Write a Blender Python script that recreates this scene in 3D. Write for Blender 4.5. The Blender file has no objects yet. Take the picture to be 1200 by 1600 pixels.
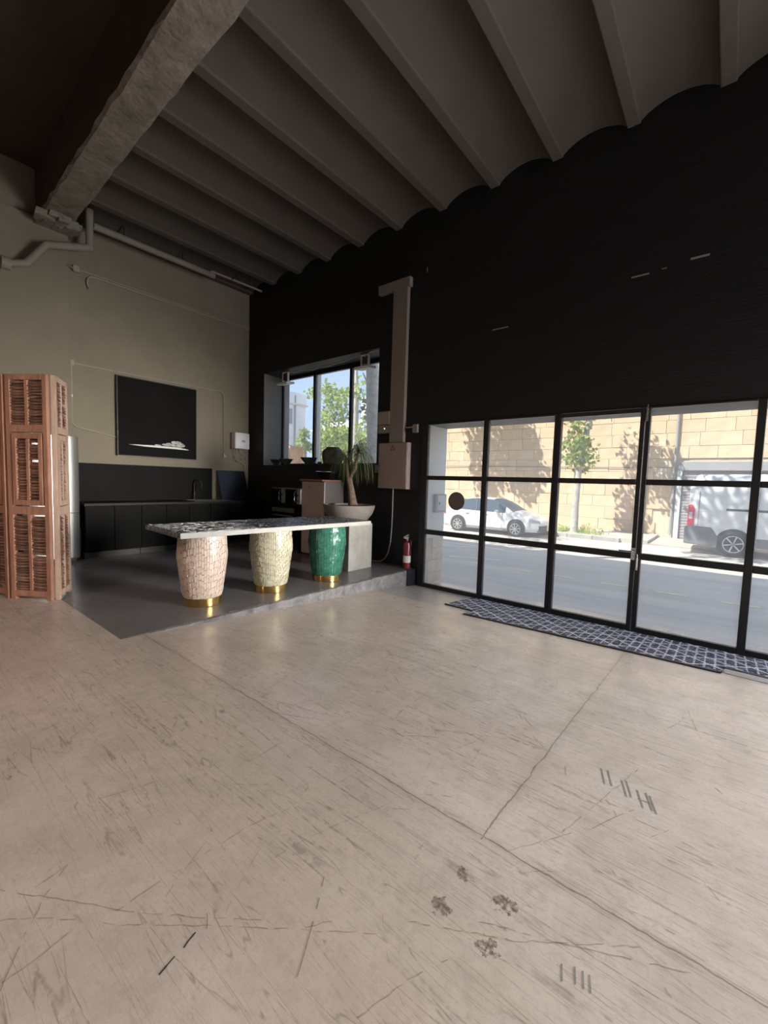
import bpy, bmesh, math, random
from mathutils import Vector, Matrix
random.seed(7)
S = bpy.context.scene
COL = S.collection
PI = math.pi

# ------------------------------------------------------------------ camera
cam_data = bpy.data.cameras.new('camera')
cam = bpy.data.objects.new('camera', cam_data)
COL.objects.link(cam)
cam_data.sensor_fit = 'VERTICAL'
cam_data.sensor_height = 36.0
cam_data.lens = 36.0 * 660.7 / 1600.0
cam_data.clip_start = 0.05
cam_data.clip_end = 400
yaw, pitch, roll = math.radians(39.0567), math.radians(-4.0823), math.radians(1.7151)
fw = Vector((-math.sin(yaw) * math.cos(pitch), math.cos(yaw) * math.cos(pitch), math.sin(pitch)))
rt = Vector((math.cos(yaw), math.sin(yaw), 0))
up = rt.cross(fw)
r2 = math.cos(roll) * rt + math.sin(roll) * up
u2 = -math.sin(roll) * rt + math.cos(roll) * up
cam.matrix_world = Matrix(((r2.x, u2.x, -fw.x, 7.4343), (r2.y, u2.y, -fw.y, -4.8384), (r2.z, u2.z, -fw.z, 1.5), (0, 0, 0, 1)))
S.camera = cam

# ------------------------------------------------------------------ sky, sun, room light, exposure
S.view_settings.view_transform = 'Standard'
S.view_settings.look = 'None'
S.view_settings.gamma = 1.0
S.view_settings.use_curve_mapping = False
S.view_settings.exposure = 0.0
SUN_EL, SUN_AZ = math.radians(50), math.radians(38)     # sun stands behind the building, light runs towards +Y and a little +X
world = bpy.data.worlds.new('world')
S.world = world
world.use_nodes = True
wn, wl = world.node_tree.nodes, world.node_tree.links
wn.clear()
wo = wn.new('ShaderNodeOutputWorld')
bg = wn.new('ShaderNodeBackground')
geo = wn.new('ShaderNodeTexCoord')
sepz = wn.new('ShaderNodeSeparateXYZ')
skyr = wn.new('ShaderNodeValToRGB')          # clear sky: pale at the horizon, deeper blue overhead
skyr.color_ramp.elements[0].position = 0.0
skyr.color_ramp.elements[0].color = (0.46, 0.64, 0.93, 1)
skyr.color_ramp.elements[1].position = 0.7
skyr.color_ramp.elements[1].color = (0.46, 0.58, 0.82, 1)
wl.new(geo.outputs['Generated'], sepz.inputs[0])
wl.new(sepz.outputs['Z'], skyr.inputs['Fac'])
wl.new(skyr.outputs['Color'], bg.inputs['Color'])
bg.inputs['Strength'].default_value = 1.4
wl.new(bg.outputs[0], wo.inputs[0])

def add_sun():
    l = bpy.data.lights.new('sun', 'SUN')
    l.energy = 10.2
    l.angle = math.radians(0.6)
    l.color = (1.0, 0.95, 0.86)
    o = bpy.data.objects.new('sun', l)
    COL.objects.link(o)
    d = Vector((math.sin(SUN_AZ) * math.cos(SUN_EL), math.cos(SUN_AZ) * math.cos(SUN_EL), -math.sin(SUN_EL)))
    o.rotation_euler = d.to_track_quat('-Z', 'Y').to_euler()
    o.location = (0, -10, 20)
add_sun()

def area(name, loc, aim, sx, sy, power, color, spread=180):
    l = bpy.data.lights.new(name, 'AREA')
    l.shape = 'RECTANGLE'
    l.size, l.size_y = sx, sy
    l.energy = power
    l.color = color
    l.spread = math.radians(spread)
    o = bpy.data.objects.new(name, l)
    COL.objects.link(o)
    o.location = loc
    o.rotation_euler = (Vector(aim) - Vector(loc)).to_track_quat('-Z', 'Y').to_euler()
    return o
# fill light added at an invented gateway out of view, and the lamps over the hall behind the camera
area('added_fill_light', (11.5, -0.14, 1.75), (7.0, -5.0, 0.3), 2.6, 2.6, 450, (0.96, 0.97, 1.0), 150)
area('added_fill_light', (10.6, -0.30, 1.7), (0.0, -2.2, 1.15), 1.4, 1.2, 40, (1.0, 0.95, 0.85), 34)
area('hall_lamp', (9.2, -6.4, 4.7), (7.2, -4.6, 0.0), 2.2, 2.2, 40, (1.0, 0.92, 0.84), 100)
area('hall_lamp', (4.4, -7.6, 4.4), (3.6, -5.2, 0.6), 1.2, 1.2, 26, (1.0, 0.72, 0.56), 110)

# ------------------------------------------------------------------ materials
MATS = {}
def mat(name, col, rough=0.6, metal=0.0, var=0.0, vscale=6.0, bump=0.0, bscale=40.0, col2=None, spec=0.5, coat=0.0, stretch=None, rnd=0.0, emit=None, alpha=1.0, trans=0.0):
    if name in MATS:
        return MATS[name]
    m = bpy.data.materials.new(name)
    MATS[name] = m
    m.use_nodes = True
    nt = m.node_tree
    b = nt.nodes['Principled BSDF']
    b.inputs['Base Color'].default_value = (*col, 1)
    b.inputs['Roughness'].default_value = rough
    b.inputs['Metallic'].default_value = metal
    b.inputs['Specular IOR Level'].default_value = spec
    b.inputs['Coat Weight'].default_value = coat
    b.inputs['Coat Roughness'].default_value = 0.12
    b.inputs['Transmission Weight'].default_value = trans
    if emit:
        b.inputs['Emission Color'].default_value = (*emit[:3], 1)
        b.inputs['Emission Strength'].default_value = emit[3]
    tc = nt.nodes.new('ShaderNodeTexCoord')
    mp = nt.nodes.new('ShaderNodeMapping')
    nt.links.new(tc.outputs['Object'], mp.inputs['Vector'])
    if stretch:
        mp.inputs['Scale'].default_value = stretch
    last = None
    if var > 0 or col2:
        n = nt.nodes.new('ShaderNodeTexNoise')
        n.inputs['Scale'].default_value = vscale
        n.inputs['Detail'].default_value = 6
        n.inputs['Roughness'].default_value = 0.65
        nt.links.new(mp.outputs[0], n.inputs['Vector'])
        r = nt.nodes.new('ShaderNodeValToRGB')
        r.color_ramp.elements[0].position = 0.33
        r.color_ramp.elements[1].position = 0.68
        c2 = col2 or tuple(c * (1 - var) for c in col)
        r.color_ramp.elements[0].color = (*c2, 1)
        r.color_ramp.elements[1].color = (*[min(1, c * (1 + var * 0.4)) for c in col], 1)
        nt.links.new(n.outputs['Fac'], r.inputs['Fac'])
        last = r.outputs['Color']
    if rnd > 0:
        oi = nt.nodes.new('ShaderNodeObjectInfo')
        hs = nt.nodes.new('ShaderNodeHueSaturation')
        mr = nt.nodes.new('ShaderNodeMapRange')
        mr.inputs['To Min'].default_value = 1 - rnd
        mr.inputs['To Max'].default_value = 1 + rnd
        nt.links.new(oi.outputs['Random'], mr.inputs['Value'])
        nt.links.new(mr.outputs[0], hs.inputs['Value'])
        if last:
            nt.links.new(last, hs.inputs['Color'])
        else:
            hs.inputs['Color'].default_value = (*col, 1)
        last = hs.outputs['Color']
    if last:
        nt.links.new(last, b.inputs['Base Color'])
    if bump > 0:
        n2 = nt.nodes.new('ShaderNodeTexNoise')
        n2.inputs['Scale'].default_value = bscale
        n2.inputs['Detail'].default_value = 8
        nt.links.new(mp.outputs[0], n2.inputs['Vector'])
        bp = nt.nodes.new('ShaderNodeBump')
        bp.inputs['Strength'].default_value = bump
        bp.inputs['Distance'].default_value = 0.02
        nt.links.new(n2.outputs['Fac'], bp.inputs['Height'])
        nt.links.new(bp.outputs[0], b.inputs['Normal'])
    return m

class N:
    """small node-graph builder"""
    def __init__(s, name):
        s.m = bpy.data.materials.new(name)
        s.m.use_nodes = True
        s.nt = s.m.node_tree
        s.b = s.nt.nodes['Principled BSDF']
        s.tc = s.nt.nodes.new('ShaderNodeTexCoord')
    def new(s, t, **kw):
        n = s.nt.nodes.new(t)
        for k, v in kw.items():
            setattr(n, k, v)
        return n
    def put(s, sock, v):
        if hasattr(v, 'links') or hasattr(v, 'is_output'):
            s.nt.links.new(v, sock)
        else:
            sock.default_value = v
    def math(s, op, a, b=0.0, c=0.0, clamp=False):
        n = s.new('ShaderNodeMath', operation=op, use_clamp=clamp)
        s.put(n.inputs[0], a); s.put(n.inputs[1], b); s.put(n.inputs[2], c)
        return n.outputs[0]
    def noise(s, vec, scale, detail=4, rough=0.6):
        n = s.new('ShaderNodeTexNoise')
        s.put(n.inputs['Vector'], vec)
        n.inputs['Scale'].default_value = scale
        n.inputs['Detail'].default_value = detail
        n.inputs['Roughness'].default_value = rough
        return n.outputs['Fac']
    def mapping(s, vec, loc=(0, 0, 0), rot=(0, 0, 0), scale=(1, 1, 1)):
        n = s.new('ShaderNodeMapping')
        s.put(n.inputs['Vector'], vec)
        n.inputs['Location'].default_value = loc
        n.inputs['Rotation'].default_value = rot
        n.inputs['Scale'].default_value = scale
        return n.outputs[0]
    def ramp(s, fac, p0, p1, c0=(0, 0, 0), c1=(1, 1, 1)):
        n = s.new('ShaderNodeValToRGB')
        n.color_ramp.elements[0].position = p0
        n.color_ramp.elements[1].position = p1
        n.color_ramp.elements[0].color = (*c0, 1)
        n.color_ramp.elements[1].color = (*c1, 1)
        s.put(n.inputs['Fac'], fac)
        return n.outputs['Color']
    def mix(s, fac, a, b):
        n = s.new('ShaderNodeMix', data_type='RGBA')
        s.put(n.inputs['Factor'], fac)
        for sock, v in ((n.inputs[6], a), (n.inputs[7], b)):
            s.put(sock, v if not isinstance(v, tuple) else (*v, 1))
        return n.outputs[2]
    def sep(s, vec):
        n = s.new('ShaderNodeSeparateXYZ')
        s.put(n.inputs[0], vec)
        return n.outputs
    def bump(s, h, strength=0.3, dist=0.01):
        n = s.new('ShaderNodeBump')
        n.inputs['Strength'].default_value = strength
        n.inputs['Distance'].default_value = dist
        s.put(n.inputs['Height'], h)
        s.put(s.b.inputs['Normal'], n.outputs[0])

def floor_material():
    g = N('worn_painted_concrete')
    v = g.tc.outputs['Object']
    xyz = g.sep(v)
    big = g.noise(v, 0.7, 5)
    base = g.ramp(big, 0.35, 0.65, (0.56, 0.48, 0.42), (0.67, 0.59, 0.53))
    mid = g.noise(v, 5.0, 8, 0.7)
    base = g.mix(g.ramp(mid, 0.36, 0.56, (0.55, 0.55, 0.55), (0, 0, 0)), base, (0.45, 0.39, 0.33))
    fine = g.noise(v, 60.0, 4, 0.7)
    base = g.mix(g.ramp(fine, 0.30, 0.46, (0.28, 0.28, 0.28), (0, 0, 0)), base, (0.36, 0.31, 0.26))
    h = None
    # long thin scratches in several directions
    for i, (ang, lx, ly, sc, w, st) in enumerate(((0.25, .30, 7, 2.2, .010, .66), (-0.5, .26, 8, 2.6, .009, .60), (1.0, .35, 7, 2.0, .010, .56),
                                              (1.7, .30, 9, 2.0, .008, .56), (2.4, .35, 7, 2.4, .010, .56), (0.05, .8, 14, 3.0, .012, .20), (-0.9, .8, 14, 3.4, .012, .20), (-1.3, .25, 6, 2.2, .008, .6), (0.7, .3, 6, 3.0, .008, .55), (2.0, .4, 6, 3.2, .008, .55))):
        mv = g.mapping(v, (i * 3.1, i * 1.7, 0), (0, 0, ang), (lx, ly, 1))
        n = g.noise(mv, sc, 1.0, 0.4)
        d = g.math('ABSOLUTE', g.math('SUBTRACT', n, 0.5))
        line = g.math('SUBTRACT', 1.0, g.math('DIVIDE', d, w), clamp=True)
        mask = g.noise(g.mapping(v, (i * 9.0, 4.0 * i, i)), 1.3, 3)
        mask = g.math('MULTIPLY', g.math('SUBTRACT', mask, 0.43), 7.0, clamp=True)
        brk = g.math('MULTIPLY', g.math('SUBTRACT', g.noise(v, 26.0 + i, 2), 0.38), 6.0, clamp=True)
        f = g.math('MULTIPLY', g.math('MULTIPLY', line, mask), g.math('MULTIPLY', brk, st), clamp=True)
        base = g.mix(f, base, (0.20, 0.165, 0.13))
    blot = g.noise(v, 22.0, 6, 0.75)
    base = g.mix(g.ramp(blot, 0.30, 0.48, (0.34, 0.34, 0.34), (0, 0, 0)), base, (0.34, 0.29, 0.245))
    # dark specks
    vo = g.new('ShaderNodeTexVoronoi')
    vo.inputs['Scale'].default_value = 3.3
    g.put(vo.inputs['Vector'], v)
    sp = g.math('LESS_THAN', g.math('ADD', vo.outputs['Distance'], g.math('MULTIPLY', g.noise(v, 50.0, 2), 0.05)), 0.048)
    base = g.mix(g.math('MULTIPLY', sp, 0.7), base, (0.13, 0.10, 0.08))
    # slab joints
    wob = g.math('MULTIPLY', g.math('SUBTRACT', g.noise(v, 9.0, 4), 0.5), 0.03)
    jn = g.noise(v, 14.0, 3)
    d1 = g.math('ABSOLUTE', g.math('ADD', g.math('ADD', xyz[1], 3.545), wob))
    d2 = g.math('ABSOLUTE', g.math('ADD', g.math('SUBTRACT', xyz[0], 6.86), wob))
    d2 = g.math('ADD', d2, g.math('MULTIPLY', g.math('LESS_THAN', xyz[1], -3.56), 5.0))
    dj = g.math('MINIMUM', d1, d2)
    width = g.math('MULTIPLY', jn, 0.0058)
    jf = g.math('LESS_THAN', dj, width)
    base = g.mix(g.math('MULTIPLY', jf, 0.62), base, (0.12, 0.095, 0.075))
    halo = g.math('SUBTRACT', 1.0, g.math('DIVIDE', dj, 0.035), clamp=True)
    base = g.mix(g.math('MULTIPLY', halo, 0.22), base, (0.30, 0.25, 0.20))
    # four chipped drill spots and pale strip on the entrance ramp
    spot = None
    for (px, py) in ((6.876, -3.715), (6.882, -3.845), (7.016, -3.712), (7.026, -3.859)):
        c = g.new('ShaderNodeCombineXYZ')
        c.inputs[0].default_value, c.inputs[1].default_value, c.inputs[2].default_value = px, py, 0.3
        dn = g.new('ShaderNodeVectorMath', operation='DISTANCE')
        g.put(dn.inputs[0], v); g.put(dn.inputs[1], c.outputs[0])
        dd = g.math('ADD', dn.outputs['Value'], g.math('MULTIPLY', g.math('SUBTRACT', g.noise(v, 34.0, 5, 0.7), 0.5), 0.16))
        spot = dd if spot is None else g.math('MINIMUM', spot, dd)
    sf = g.math('LESS_THAN', spot, 0.020)
    base = g.mix(g.math('MULTIPLY', sf, g.ramp(g.noise(v, 90.0, 3), 0.35, 0.65, (0.25, 0.25, 0.25), (1, 1, 1))), base, (0.14, 0.11, 0.085))
    ramp_zone = g.math('GREATER_THAN', xyz[1], -0.9)
    base = g.mix(g.math('MULTIPLY', ramp_zone, 0.65), base, (0.36, 0.345, 0.33))
    g.put(g.b.inputs['Base Color'], base)
    rr = g.ramp(mid, 0.3, 0.7, (0.38, 0.38, 0.38), (0.24, 0.24, 0.24))
    g.put(g.b.inputs['Roughness'], rr)
    g.b.inputs['Specular IOR Level'].default_value = 0.5
    hh = g.math('SUBTRACT', g.math('MULTIPLY', fine, 0.3), g.math('ADD', jf, sf))
    hh = g.math('ADD', hh, g.math('MULTIPLY', mid, 0.8))
    g.bump(hh, 0.35, 0.004)
    return g.m

def rug_material():
    g = N('woven_rug')
    v = g.tc.outputs['Object']
    x, y, z = g.sep(v)
    wob = g.math('MULTIPLY', g.math('SUBTRACT', g.noise(v, 40, 2), 0.5), 0.02)
    u = g.math('DIVIDE', g.math('ADD', g.math('ADD', x, g.math('MULTIPLY', y, 1.1)), wob), 0.26)
    w = g.math('DIVIDE', g.math('ADD', g.math('SUBTRACT', x, g.math('MULTIPLY', y, 1.1)), wob), 0.26)
    def lines(t, wd):
        f = g.math('ABSOLUTE', g.math('SUBTRACT', g.math('FRACT', t), 0.5))
        return g.math('LESS_THAN', f, wd)
    k = g.math('MAXIMUM', lines(u, 0.055), lines(w, 0.055))
    k = g.math('MAXIMUM', k, g.math('MULTIPLY', lines(g.math('MULTIPLY', g.math('ADD', u, w), 2.0), 0.10), lines(g.math('MULTIPLY', g.math('ADD', y, wob), 22.0), 0.34)))
    brk = g.math('GREATER_THAN', g.noise(g.mapping(v, scale=(20, 70, 20)), 3.0, 2), 0.43)
    k = g.math('MULTIPLY', k, brk)
    st = g.math('MULTIPLY', lines(g.math('MULTIPLY', g.math('ADD', y, wob), 31.0), 0.20), g.math('GREATER_THAN', g.noise(g.mapping(v, scale=(4, 30, 1)), 5.0, 2), 0.55))
    k = g.math('MAXIMUM', k, g.math('MULTIPLY', st, 0.7))
    g.put(g.b.inputs['Base Color'], g.mix(k, (0.028, 0.033, 0.062), (0.74, 0.76, 0.84)))
    g.b.inputs['Roughness'].default_value = 0.95
    g.bump(g.noise(g.mapping(v, scale=(90, 260, 90)), 1.0, 2), 0.8, 0.006)
    return g.m

def glass_material(name, dust):
    m = bpy.data.materials.new(name)
    m.use_nodes = True
    nt = m.node_tree
    nt.nodes.clear()
    out = nt.nodes.new('ShaderNodeOutputMaterial')
    tr = nt.nodes.new('ShaderNodeBsdfTransparent')
    tr.inputs[0].default_value = (0.97, 0.985, 0.98, 1)
    gl = nt.nodes.new('ShaderNodeBsdfGlossy')
    gl.inputs['Roughness'].default_value = 0.02
    fr = nt.nodes.new('ShaderNodeFresnel')
    fr.inputs['IOR'].default_value = 1.45
    mx = nt.nodes.new('ShaderNodeMixShader')
    ge = nt.nodes.new('ShaderNodeNewGeometry')
    inv = nt.nodes.new('ShaderNodeMath')
    inv.operation = 'SUBTRACT'
    inv.inputs[0].default_value = 1.0
    nt.links.new(ge.outputs['Backfacing'], inv.inputs[1])
    mu = nt.nodes.new('ShaderNodeMath')
    mu.operation = 'MULTIPLY'
    nt.links.new(fr.outputs[0], mu.inputs[0])
    nt.links.new(inv.outputs[0], mu.inputs[1])
    nt.links.new(mu.outputs[0], mx.inputs[0])
    nt.links.new(tr.outputs[0], mx.inputs[1])
    nt.links.new(gl.outputs[0], mx.inputs[2])
    df = nt.nodes.new('ShaderNodeBsdfTranslucent')
    df.inputs[0].default_value = (0.9, 0.92, 0.95, 1)
    tc = nt.nodes.new('ShaderNodeTexCoord')
    n = nt.nodes.new('ShaderNodeTexNoise')
    n.inputs['Scale'].default_value = 2.5
    n.inputs['Detail'].default_value = 6
    nt.links.new(tc.outputs['Object'], n.inputs['Vector'])
    mr = nt.nodes.new('ShaderNodeMapRange')
    mr.inputs['From Min'].default_value = 0.3
    mr.inputs['From Max'].default_value = 0.7
    mr.inputs['To Min'].default_value = dust * 0.85
    mr.inputs['To Max'].default_value = dust * 1.15
    nt.links.new(n.outputs['Fac'], mr.inputs['Value'])
    m2 = nt.nodes.new('ShaderNodeMixShader')
    nt.links.new(mr.outputs[0], m2.inputs[0])
    nt.links.new(mx.outputs[0], m2.inputs[1])
    nt.links.new(df.outputs[0], m2.inputs[2])
    nt.links.new(m2.outputs[0], out.inputs[0])
    return m

def leaf_material(name, col, col2):
    g = N(name)
    v = g.tc.outputs['Object']
    c = g.ramp(g.noise(v, 3.0, 3), 0.35, 0.65, col, col2)
    g.put(g.b.inputs['Base Color'], c)
    g.b.inputs['Roughness'].default_value = 0.5
    t = g.new('ShaderNodeBsdfTranslucent')
    g.put(t.inputs[0], c)
    mx = g.new('ShaderNodeMixShader')
    mx.inputs[0].default_value = 0.45
    g.nt.links.new(g.b.outputs[0], mx.inputs[1])
    g.nt.links.new(t.outputs[0], mx.inputs[2])
    g.nt.links.new(mx.outputs[0], g.nt.nodes['Material Output'].inputs[0])
    return g.m

def slate_material():
    g = N('mosaic_slate_top')
    v = g.tc.outputs['Object']
    n = g.noise(g.mapping(v, scale=(9, 2.2, 3)), 3.0, 7, 0.7)
    c = g.ramp(n, 0.35, 0.68, (0.022, 0.026, 0.030), (0.075, 0.084, 0.088))
    g.put(g.b.inputs['Base Color'], c)
    vo = g.new('ShaderNodeTexVoronoi')
    vo.inputs['Scale'].default_value = 1.0
    g.put(vo.inputs['Vector'], g.mapping(v, scale=(34, 11, 20)))
    g.b.inputs['Roughness'].default_value = 0.16
    g.bump(g.math('ADD', g.math('MULTIPLY', vo.outputs['Distance'], 0.8), n), 0.5, 0.006)
    return g.m

M_FLOOR = floor_material()
M_RUG = rug_material()
M_GLASS = glass_material('dusty_glass', 0.15)
M_GLASS2 = glass_material('window_glass', 0.10)
M_LEAF = leaf_material('plane_leaf', (0.16, 0.27, 0.06), (0.42, 0.50, 0.12))
M_LEAFD = leaf_material('dark_leaf', (0.06, 0.14, 0.04), (0.16, 0.27, 0.07))
M_HEDGE = leaf_material('hedge_leaf', (0.16, 0.26, 0.05), (0.48, 0.55, 0.10))
M_PALM = leaf_material('palm_leaf', (0.07, 0.10, 0.04), (0.20, 0.20, 0.09))
M_SLATE = slate_material()
M_BLACKWALL = mat('black_wall_paint', (0.0065, 0.0078, 0.0112), 0.62, var=0.3, vscale=3, bump=0.25, bscale=14, stretch=(0.25, 1, 4))
M_OLIVE = mat('olive_plaster', (0.235, 0.205, 0.152), 0.85, var=0.10, vscale=1.4, bump=0.25, bscale=9)
M_CEIL = mat('taupe_ceiling_plaster', (0.078, 0.066, 0.053), 0.9, var=0.14, vscale=1.2, bump=0.2, bscale=22)
M_RIB = mat('taupe_rib_plaster', (0.092, 0.079, 0.065), 0.9, var=0.12, vscale=2, bump=0.25, bscale=22)
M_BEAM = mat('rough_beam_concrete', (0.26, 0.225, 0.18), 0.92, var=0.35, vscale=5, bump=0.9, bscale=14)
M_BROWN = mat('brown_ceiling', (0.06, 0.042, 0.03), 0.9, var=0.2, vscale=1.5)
M_PLAT = mat('grey_floor_paint', (0.185, 0.182, 0.19), 0.26, var=0.18, vscale=2.2, bump=0.06, bscale=30)
M_RISER = mat('chipped_concrete_edge', (0.25, 0.243, 0.245), 0.8, col2=(0.12, 0.118, 0.12), vscale=9, bump=0.8, bscale=28)
M_FRAME = mat('black_steel', (0.020, 0.020, 0.023), 0.42, var=0.2, vscale=8, spec=0.4)
M_WPLASTER = mat('white_render', (0.74, 0.73, 0.69), 0.85, var=0.06, vscale=3, bump=0.15, bscale=30)
M_REVEAL = mat('grey_reveal_plaster', (0.20, 0.195, 0.19), 0.8, var=0.12, vscale=3, bump=0.15, bscale=20)
M_JAMBTILE = mat('sandstone_tile', (0.62, 0.50, 0.36), 0.75, var=0.22, vscale=9, bump=0.3, bscale=40, rnd=0.1)
M_JOINT = mat('mortar', (0.66, 0.56, 0.43), 0.9, var=0.15, vscale=12)
M_STONE = mat('tan_stone', (0.72, 0.58, 0.43), 0.85, col2=(0.63, 0.43, 0.26), vscale=1.3, bump=0.4, bscale=12, rnd=0.06)
M_ASPHALT = mat('asphalt', (0.64, 0.58, 0.52), 0.85, col2=(0.40, 0.37, 0.345), vscale=0.9, bump=0.2, bscale=80, stretch=(0.16, 1, 1))
M_PAVE = mat('pavement_concrete', (0.47, 0.43, 0.38), 0.9, var=0.2, vscale=2, bump=0.2, bscale=40)
M_KERB = mat('kerb_stone', (0.40, 0.39, 0.37), 0.85, var=0.25, vscale=4, bump=0.2, bscale=30)
M_YELLOW = mat('road_marking', (0.95, 0.84, 0.42), 0.7, var=0.2, vscale=12)
M_WHITELINE = mat('white_marking', (0.92, 0.92, 0.90), 0.7, var=0.2, vscale=12)
M_BARK = mat('plane_bark', (0.58, 0.55, 0.49), 0.9, col2=(0.36, 0.345, 0.31), vscale=7, bump=0.5, bscale=14)
M_WHITEPAINT = mat('white_metal_paint', (0.36, 0.275, 0.255), 0.5, var=0.06, vscale=5)
M_TRUNK = mat('cream_trunking', (0.27, 0.225, 0.20), 0.55, var=0.06, vscale=5)
M_BRASS = mat('brass', (0.80, 0.53, 0.19), 0.24, 1.0, var=0.12, vscale=6, bump=0.08, bscale=20)
M_STEEL = mat('brushed_steel', (0.34, 0.33, 0.32), 0.44, 1.0, var=0.1, vscale=8, stretch=(1, 1, 0.15))
M_CHROME = mat('chrome', (0.78, 0.78, 0.78), 0.15, 1.0)
M_BLACK = mat('black_laminate', (0.003, 0.003, 0.0036), 0.6, var=0.2, vscale=3, spec=0.1)
M_BLACKTOP = mat('black_worktop', (0.006, 0.006, 0.007), 0.5, spec=0.2, var=0.2, vscale=9)
M_SPLASH = mat('black_panel', (0.006, 0.006, 0.0062), 0.65, spec=0.12, var=0.2, vscale=2)
M_NAVY = mat('navy_panel', (0.010, 0.013, 0.026), 0.35, var=0.2, vscale=3)
M_WOOD = mat('peeling_salmon_paint', (0.55, 0.285, 0.185), 0.75, col2=(0.36, 0.175, 0.11), vscale=13, bump=0.35, bscale=30, stretch=(1, 1, 0.25))
M_SLAT = mat('slat_paint_gap_shade', (0.38, 0.205, 0.14), 0.8, col2=(0.10, 0.055, 0.038), vscale=18, bump=0.35, bscale=40, rnd=0.35)  # dark tone in the paint stands for the shaded gaps between slats
M_CONC = mat('planter_concrete', (0.41, 0.395, 0.365), 0.75, col2=(0.30, 0.285, 0.26), vscale=5, bump=0.3, bscale=36)
M_BOWLC = mat('cast_stone_bowl', (0.25, 0.225, 0.205), 0.7, col2=(0.18, 0.162, 0.148), vscale=5, bump=0.2, bscale=30)
M_SOIL = mat('soil', (0.055, 0.042, 0.03), 0.95, var=0.4, vscale=30, bump=0.8, bscale=40)
M_PALMTRUNK = mat('palm_trunk', (0.23, 0.155, 0.115), 0.85, col2=(0.12, 0.08, 0.06), vscale=14, bump=0.5, bscale=30, stretch=(1, 1, 3))
M_TILE1 = mat('cream_glazed_tile', (0.70, 0.56, 0.47), 0.22, var=0.16, vscale=14, coat=0.5, bump=0.2, bscale=50)
M_TILE2 = mat('sage_glazed_tile', (0.55, 0.52, 0.38), 0.22, var=0.22, vscale=12, coat=0.5, bump=0.2, bscale=50)
M_TILE3 = mat('green_glazed_tile', (0.055, 0.235, 0.165), 0.20, col2=(0.025, 0.12, 0.085), vscale=14, coat=0.6, bump=0.2, bscale=50)
M_GROUT1 = mat('cream_grout', (0.60, 0.48, 0.40), 0.8)
M_GROUT2 = mat('sage_grout', (0.46, 0.43, 0.32), 0.8)
M_GROUT3 = mat('green_grout', (0.045, 0.19, 0.135), 0.7)
M_CARPAINT = mat('white_car_paint', (0.82, 0.83, 0.84), 0.22, spec=0.5, coat=0.6)
M_VANPAINT = mat('pale_van_paint', (0.80, 0.82, 0.83), 0.3, coat=0.4)
M_TINT = mat('tinted_car_glass', (0.05, 0.075, 0.11), 0.12, spec=0.35)
M_RUBBER = mat('tyre_rubber', (0.035, 0.035, 0.038), 0.8)
M_ALLOY = mat('alloy_wheel', (0.62, 0.63, 0.65), 0.35, 0.7)
M_DARKPL = mat('dark_plastic', (0.045, 0.047, 0.05), 0.6, var=0.2, vscale=6)
M_GREYPL = mat('grey_cladding', (0.20, 0.21, 0.22), 0.7, var=0.15, vscale=6)
M_REDLENS = mat('red_lens', (0.60, 0.03, 0.06), 0.25, coat=0.5)
M_LAMP = mat('clear_lens', (0.55, 0.58, 0.62), 0.12, coat=0.5)
M_ROLLER = mat('grey_roller_slat', (0.33, 0.31, 0.33), 0.55, var=0.1, vscale=4)
M_GREYMETAL = mat('grey_metal', (0.33, 0.34, 0.35), 0.5, var=0.1, vscale=5)
M_PIPE = mat('taupe_pipe_paint', (0.26, 0.23, 0.185), 0.7, var=0.15, vscale=7)
M_CONDUIT = mat('painted_conduit', (0.33, 0.30, 0.235), 0.6)
M_RED = mat('extinguisher_red', (0.20, 0.02, 0.025), 0.35, coat=0.3)
M_LABELW = mat('white_label', (0.72, 0.70, 0.66), 0.6)
M_CANVAS = mat('black_canvas', (0.008, 0.008, 0.0082), 0.8, spec=0.12, var=0.25, vscale=1.5)
M_ARTW = mat('pale_paint', (0.66, 0.64, 0.60), 0.7, col2=(0.28, 0.27, 0.26), vscale=14)
M_ARTWW = mat('white_paint_streak', (0.76, 0.75, 0.72), 0.7)
M_PLASTICW = mat('white_plastic', (0.74, 0.74, 0.75), 0.4)
M_STICKER = mat('brown_sticker', (0.15, 0.115, 0.105), 0.6, var=0.08, vscale=20)
M_CERAM = mat('dark_celadon', (0.055, 0.075, 0.062), 0.35, col2=(0.03, 0.04, 0.035), vscale=9)
M_JAR = mat('stoneware_jar', (0.11, 0.105, 0.095), 0.7, col2=(0.06, 0.055, 0.05), vscale=10, bump=0.3, bscale=24)
M_TRAY = mat('terracotta_board', (0.30, 0.13, 0.09), 0.6, var=0.2, vscale=10)
M_CABW = mat('pinkish_white_cabinet', (0.46, 0.36, 0.32), 0.45, var=0.06, vscale=4)
M_CABLE = mat('grey_cable', (0.34, 0.32, 0.30), 0.6)
M_WIREDARK = mat('dark_cable', (0.06, 0.05, 0.05), 0.6)
M_BUILDW = mat('pale_facade', (0.84, 0.80, 0.82), 0.85, var=0.14, vscale=0.8)
M_BUILDO = mat('orange_brick', (0.62, 0.33, 0.20), 0.9, var=0.3, vscale=5, bump=0.3, bscale=12)
M_BUILDC = mat('cream_wall', (0.75, 0.68, 0.54), 0.9, var=0.12, vscale=1.5)
M_BLUEF = mat('blue_facade', (0.40, 0.52, 0.75), 0.7, var=0.08, vscale=1.2)
M_WGLASS = mat('far_window_glass', (0.20, 0.22, 0.25), 0.15, spec=0.7)
M_POLE = mat('pale_pole', (0.55, 0.58, 0.60), 0.6, var=0.06, vscale=3)
M_MARK = mat('floor_scuff', (0.31, 0.26, 0.21), 0.7, var=0.3, vscale=20)
M_SCRAPE = mat('floor_scrape', (0.38, 0.32, 0.265), 0.7, var=0.3, vscale=20)
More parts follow.
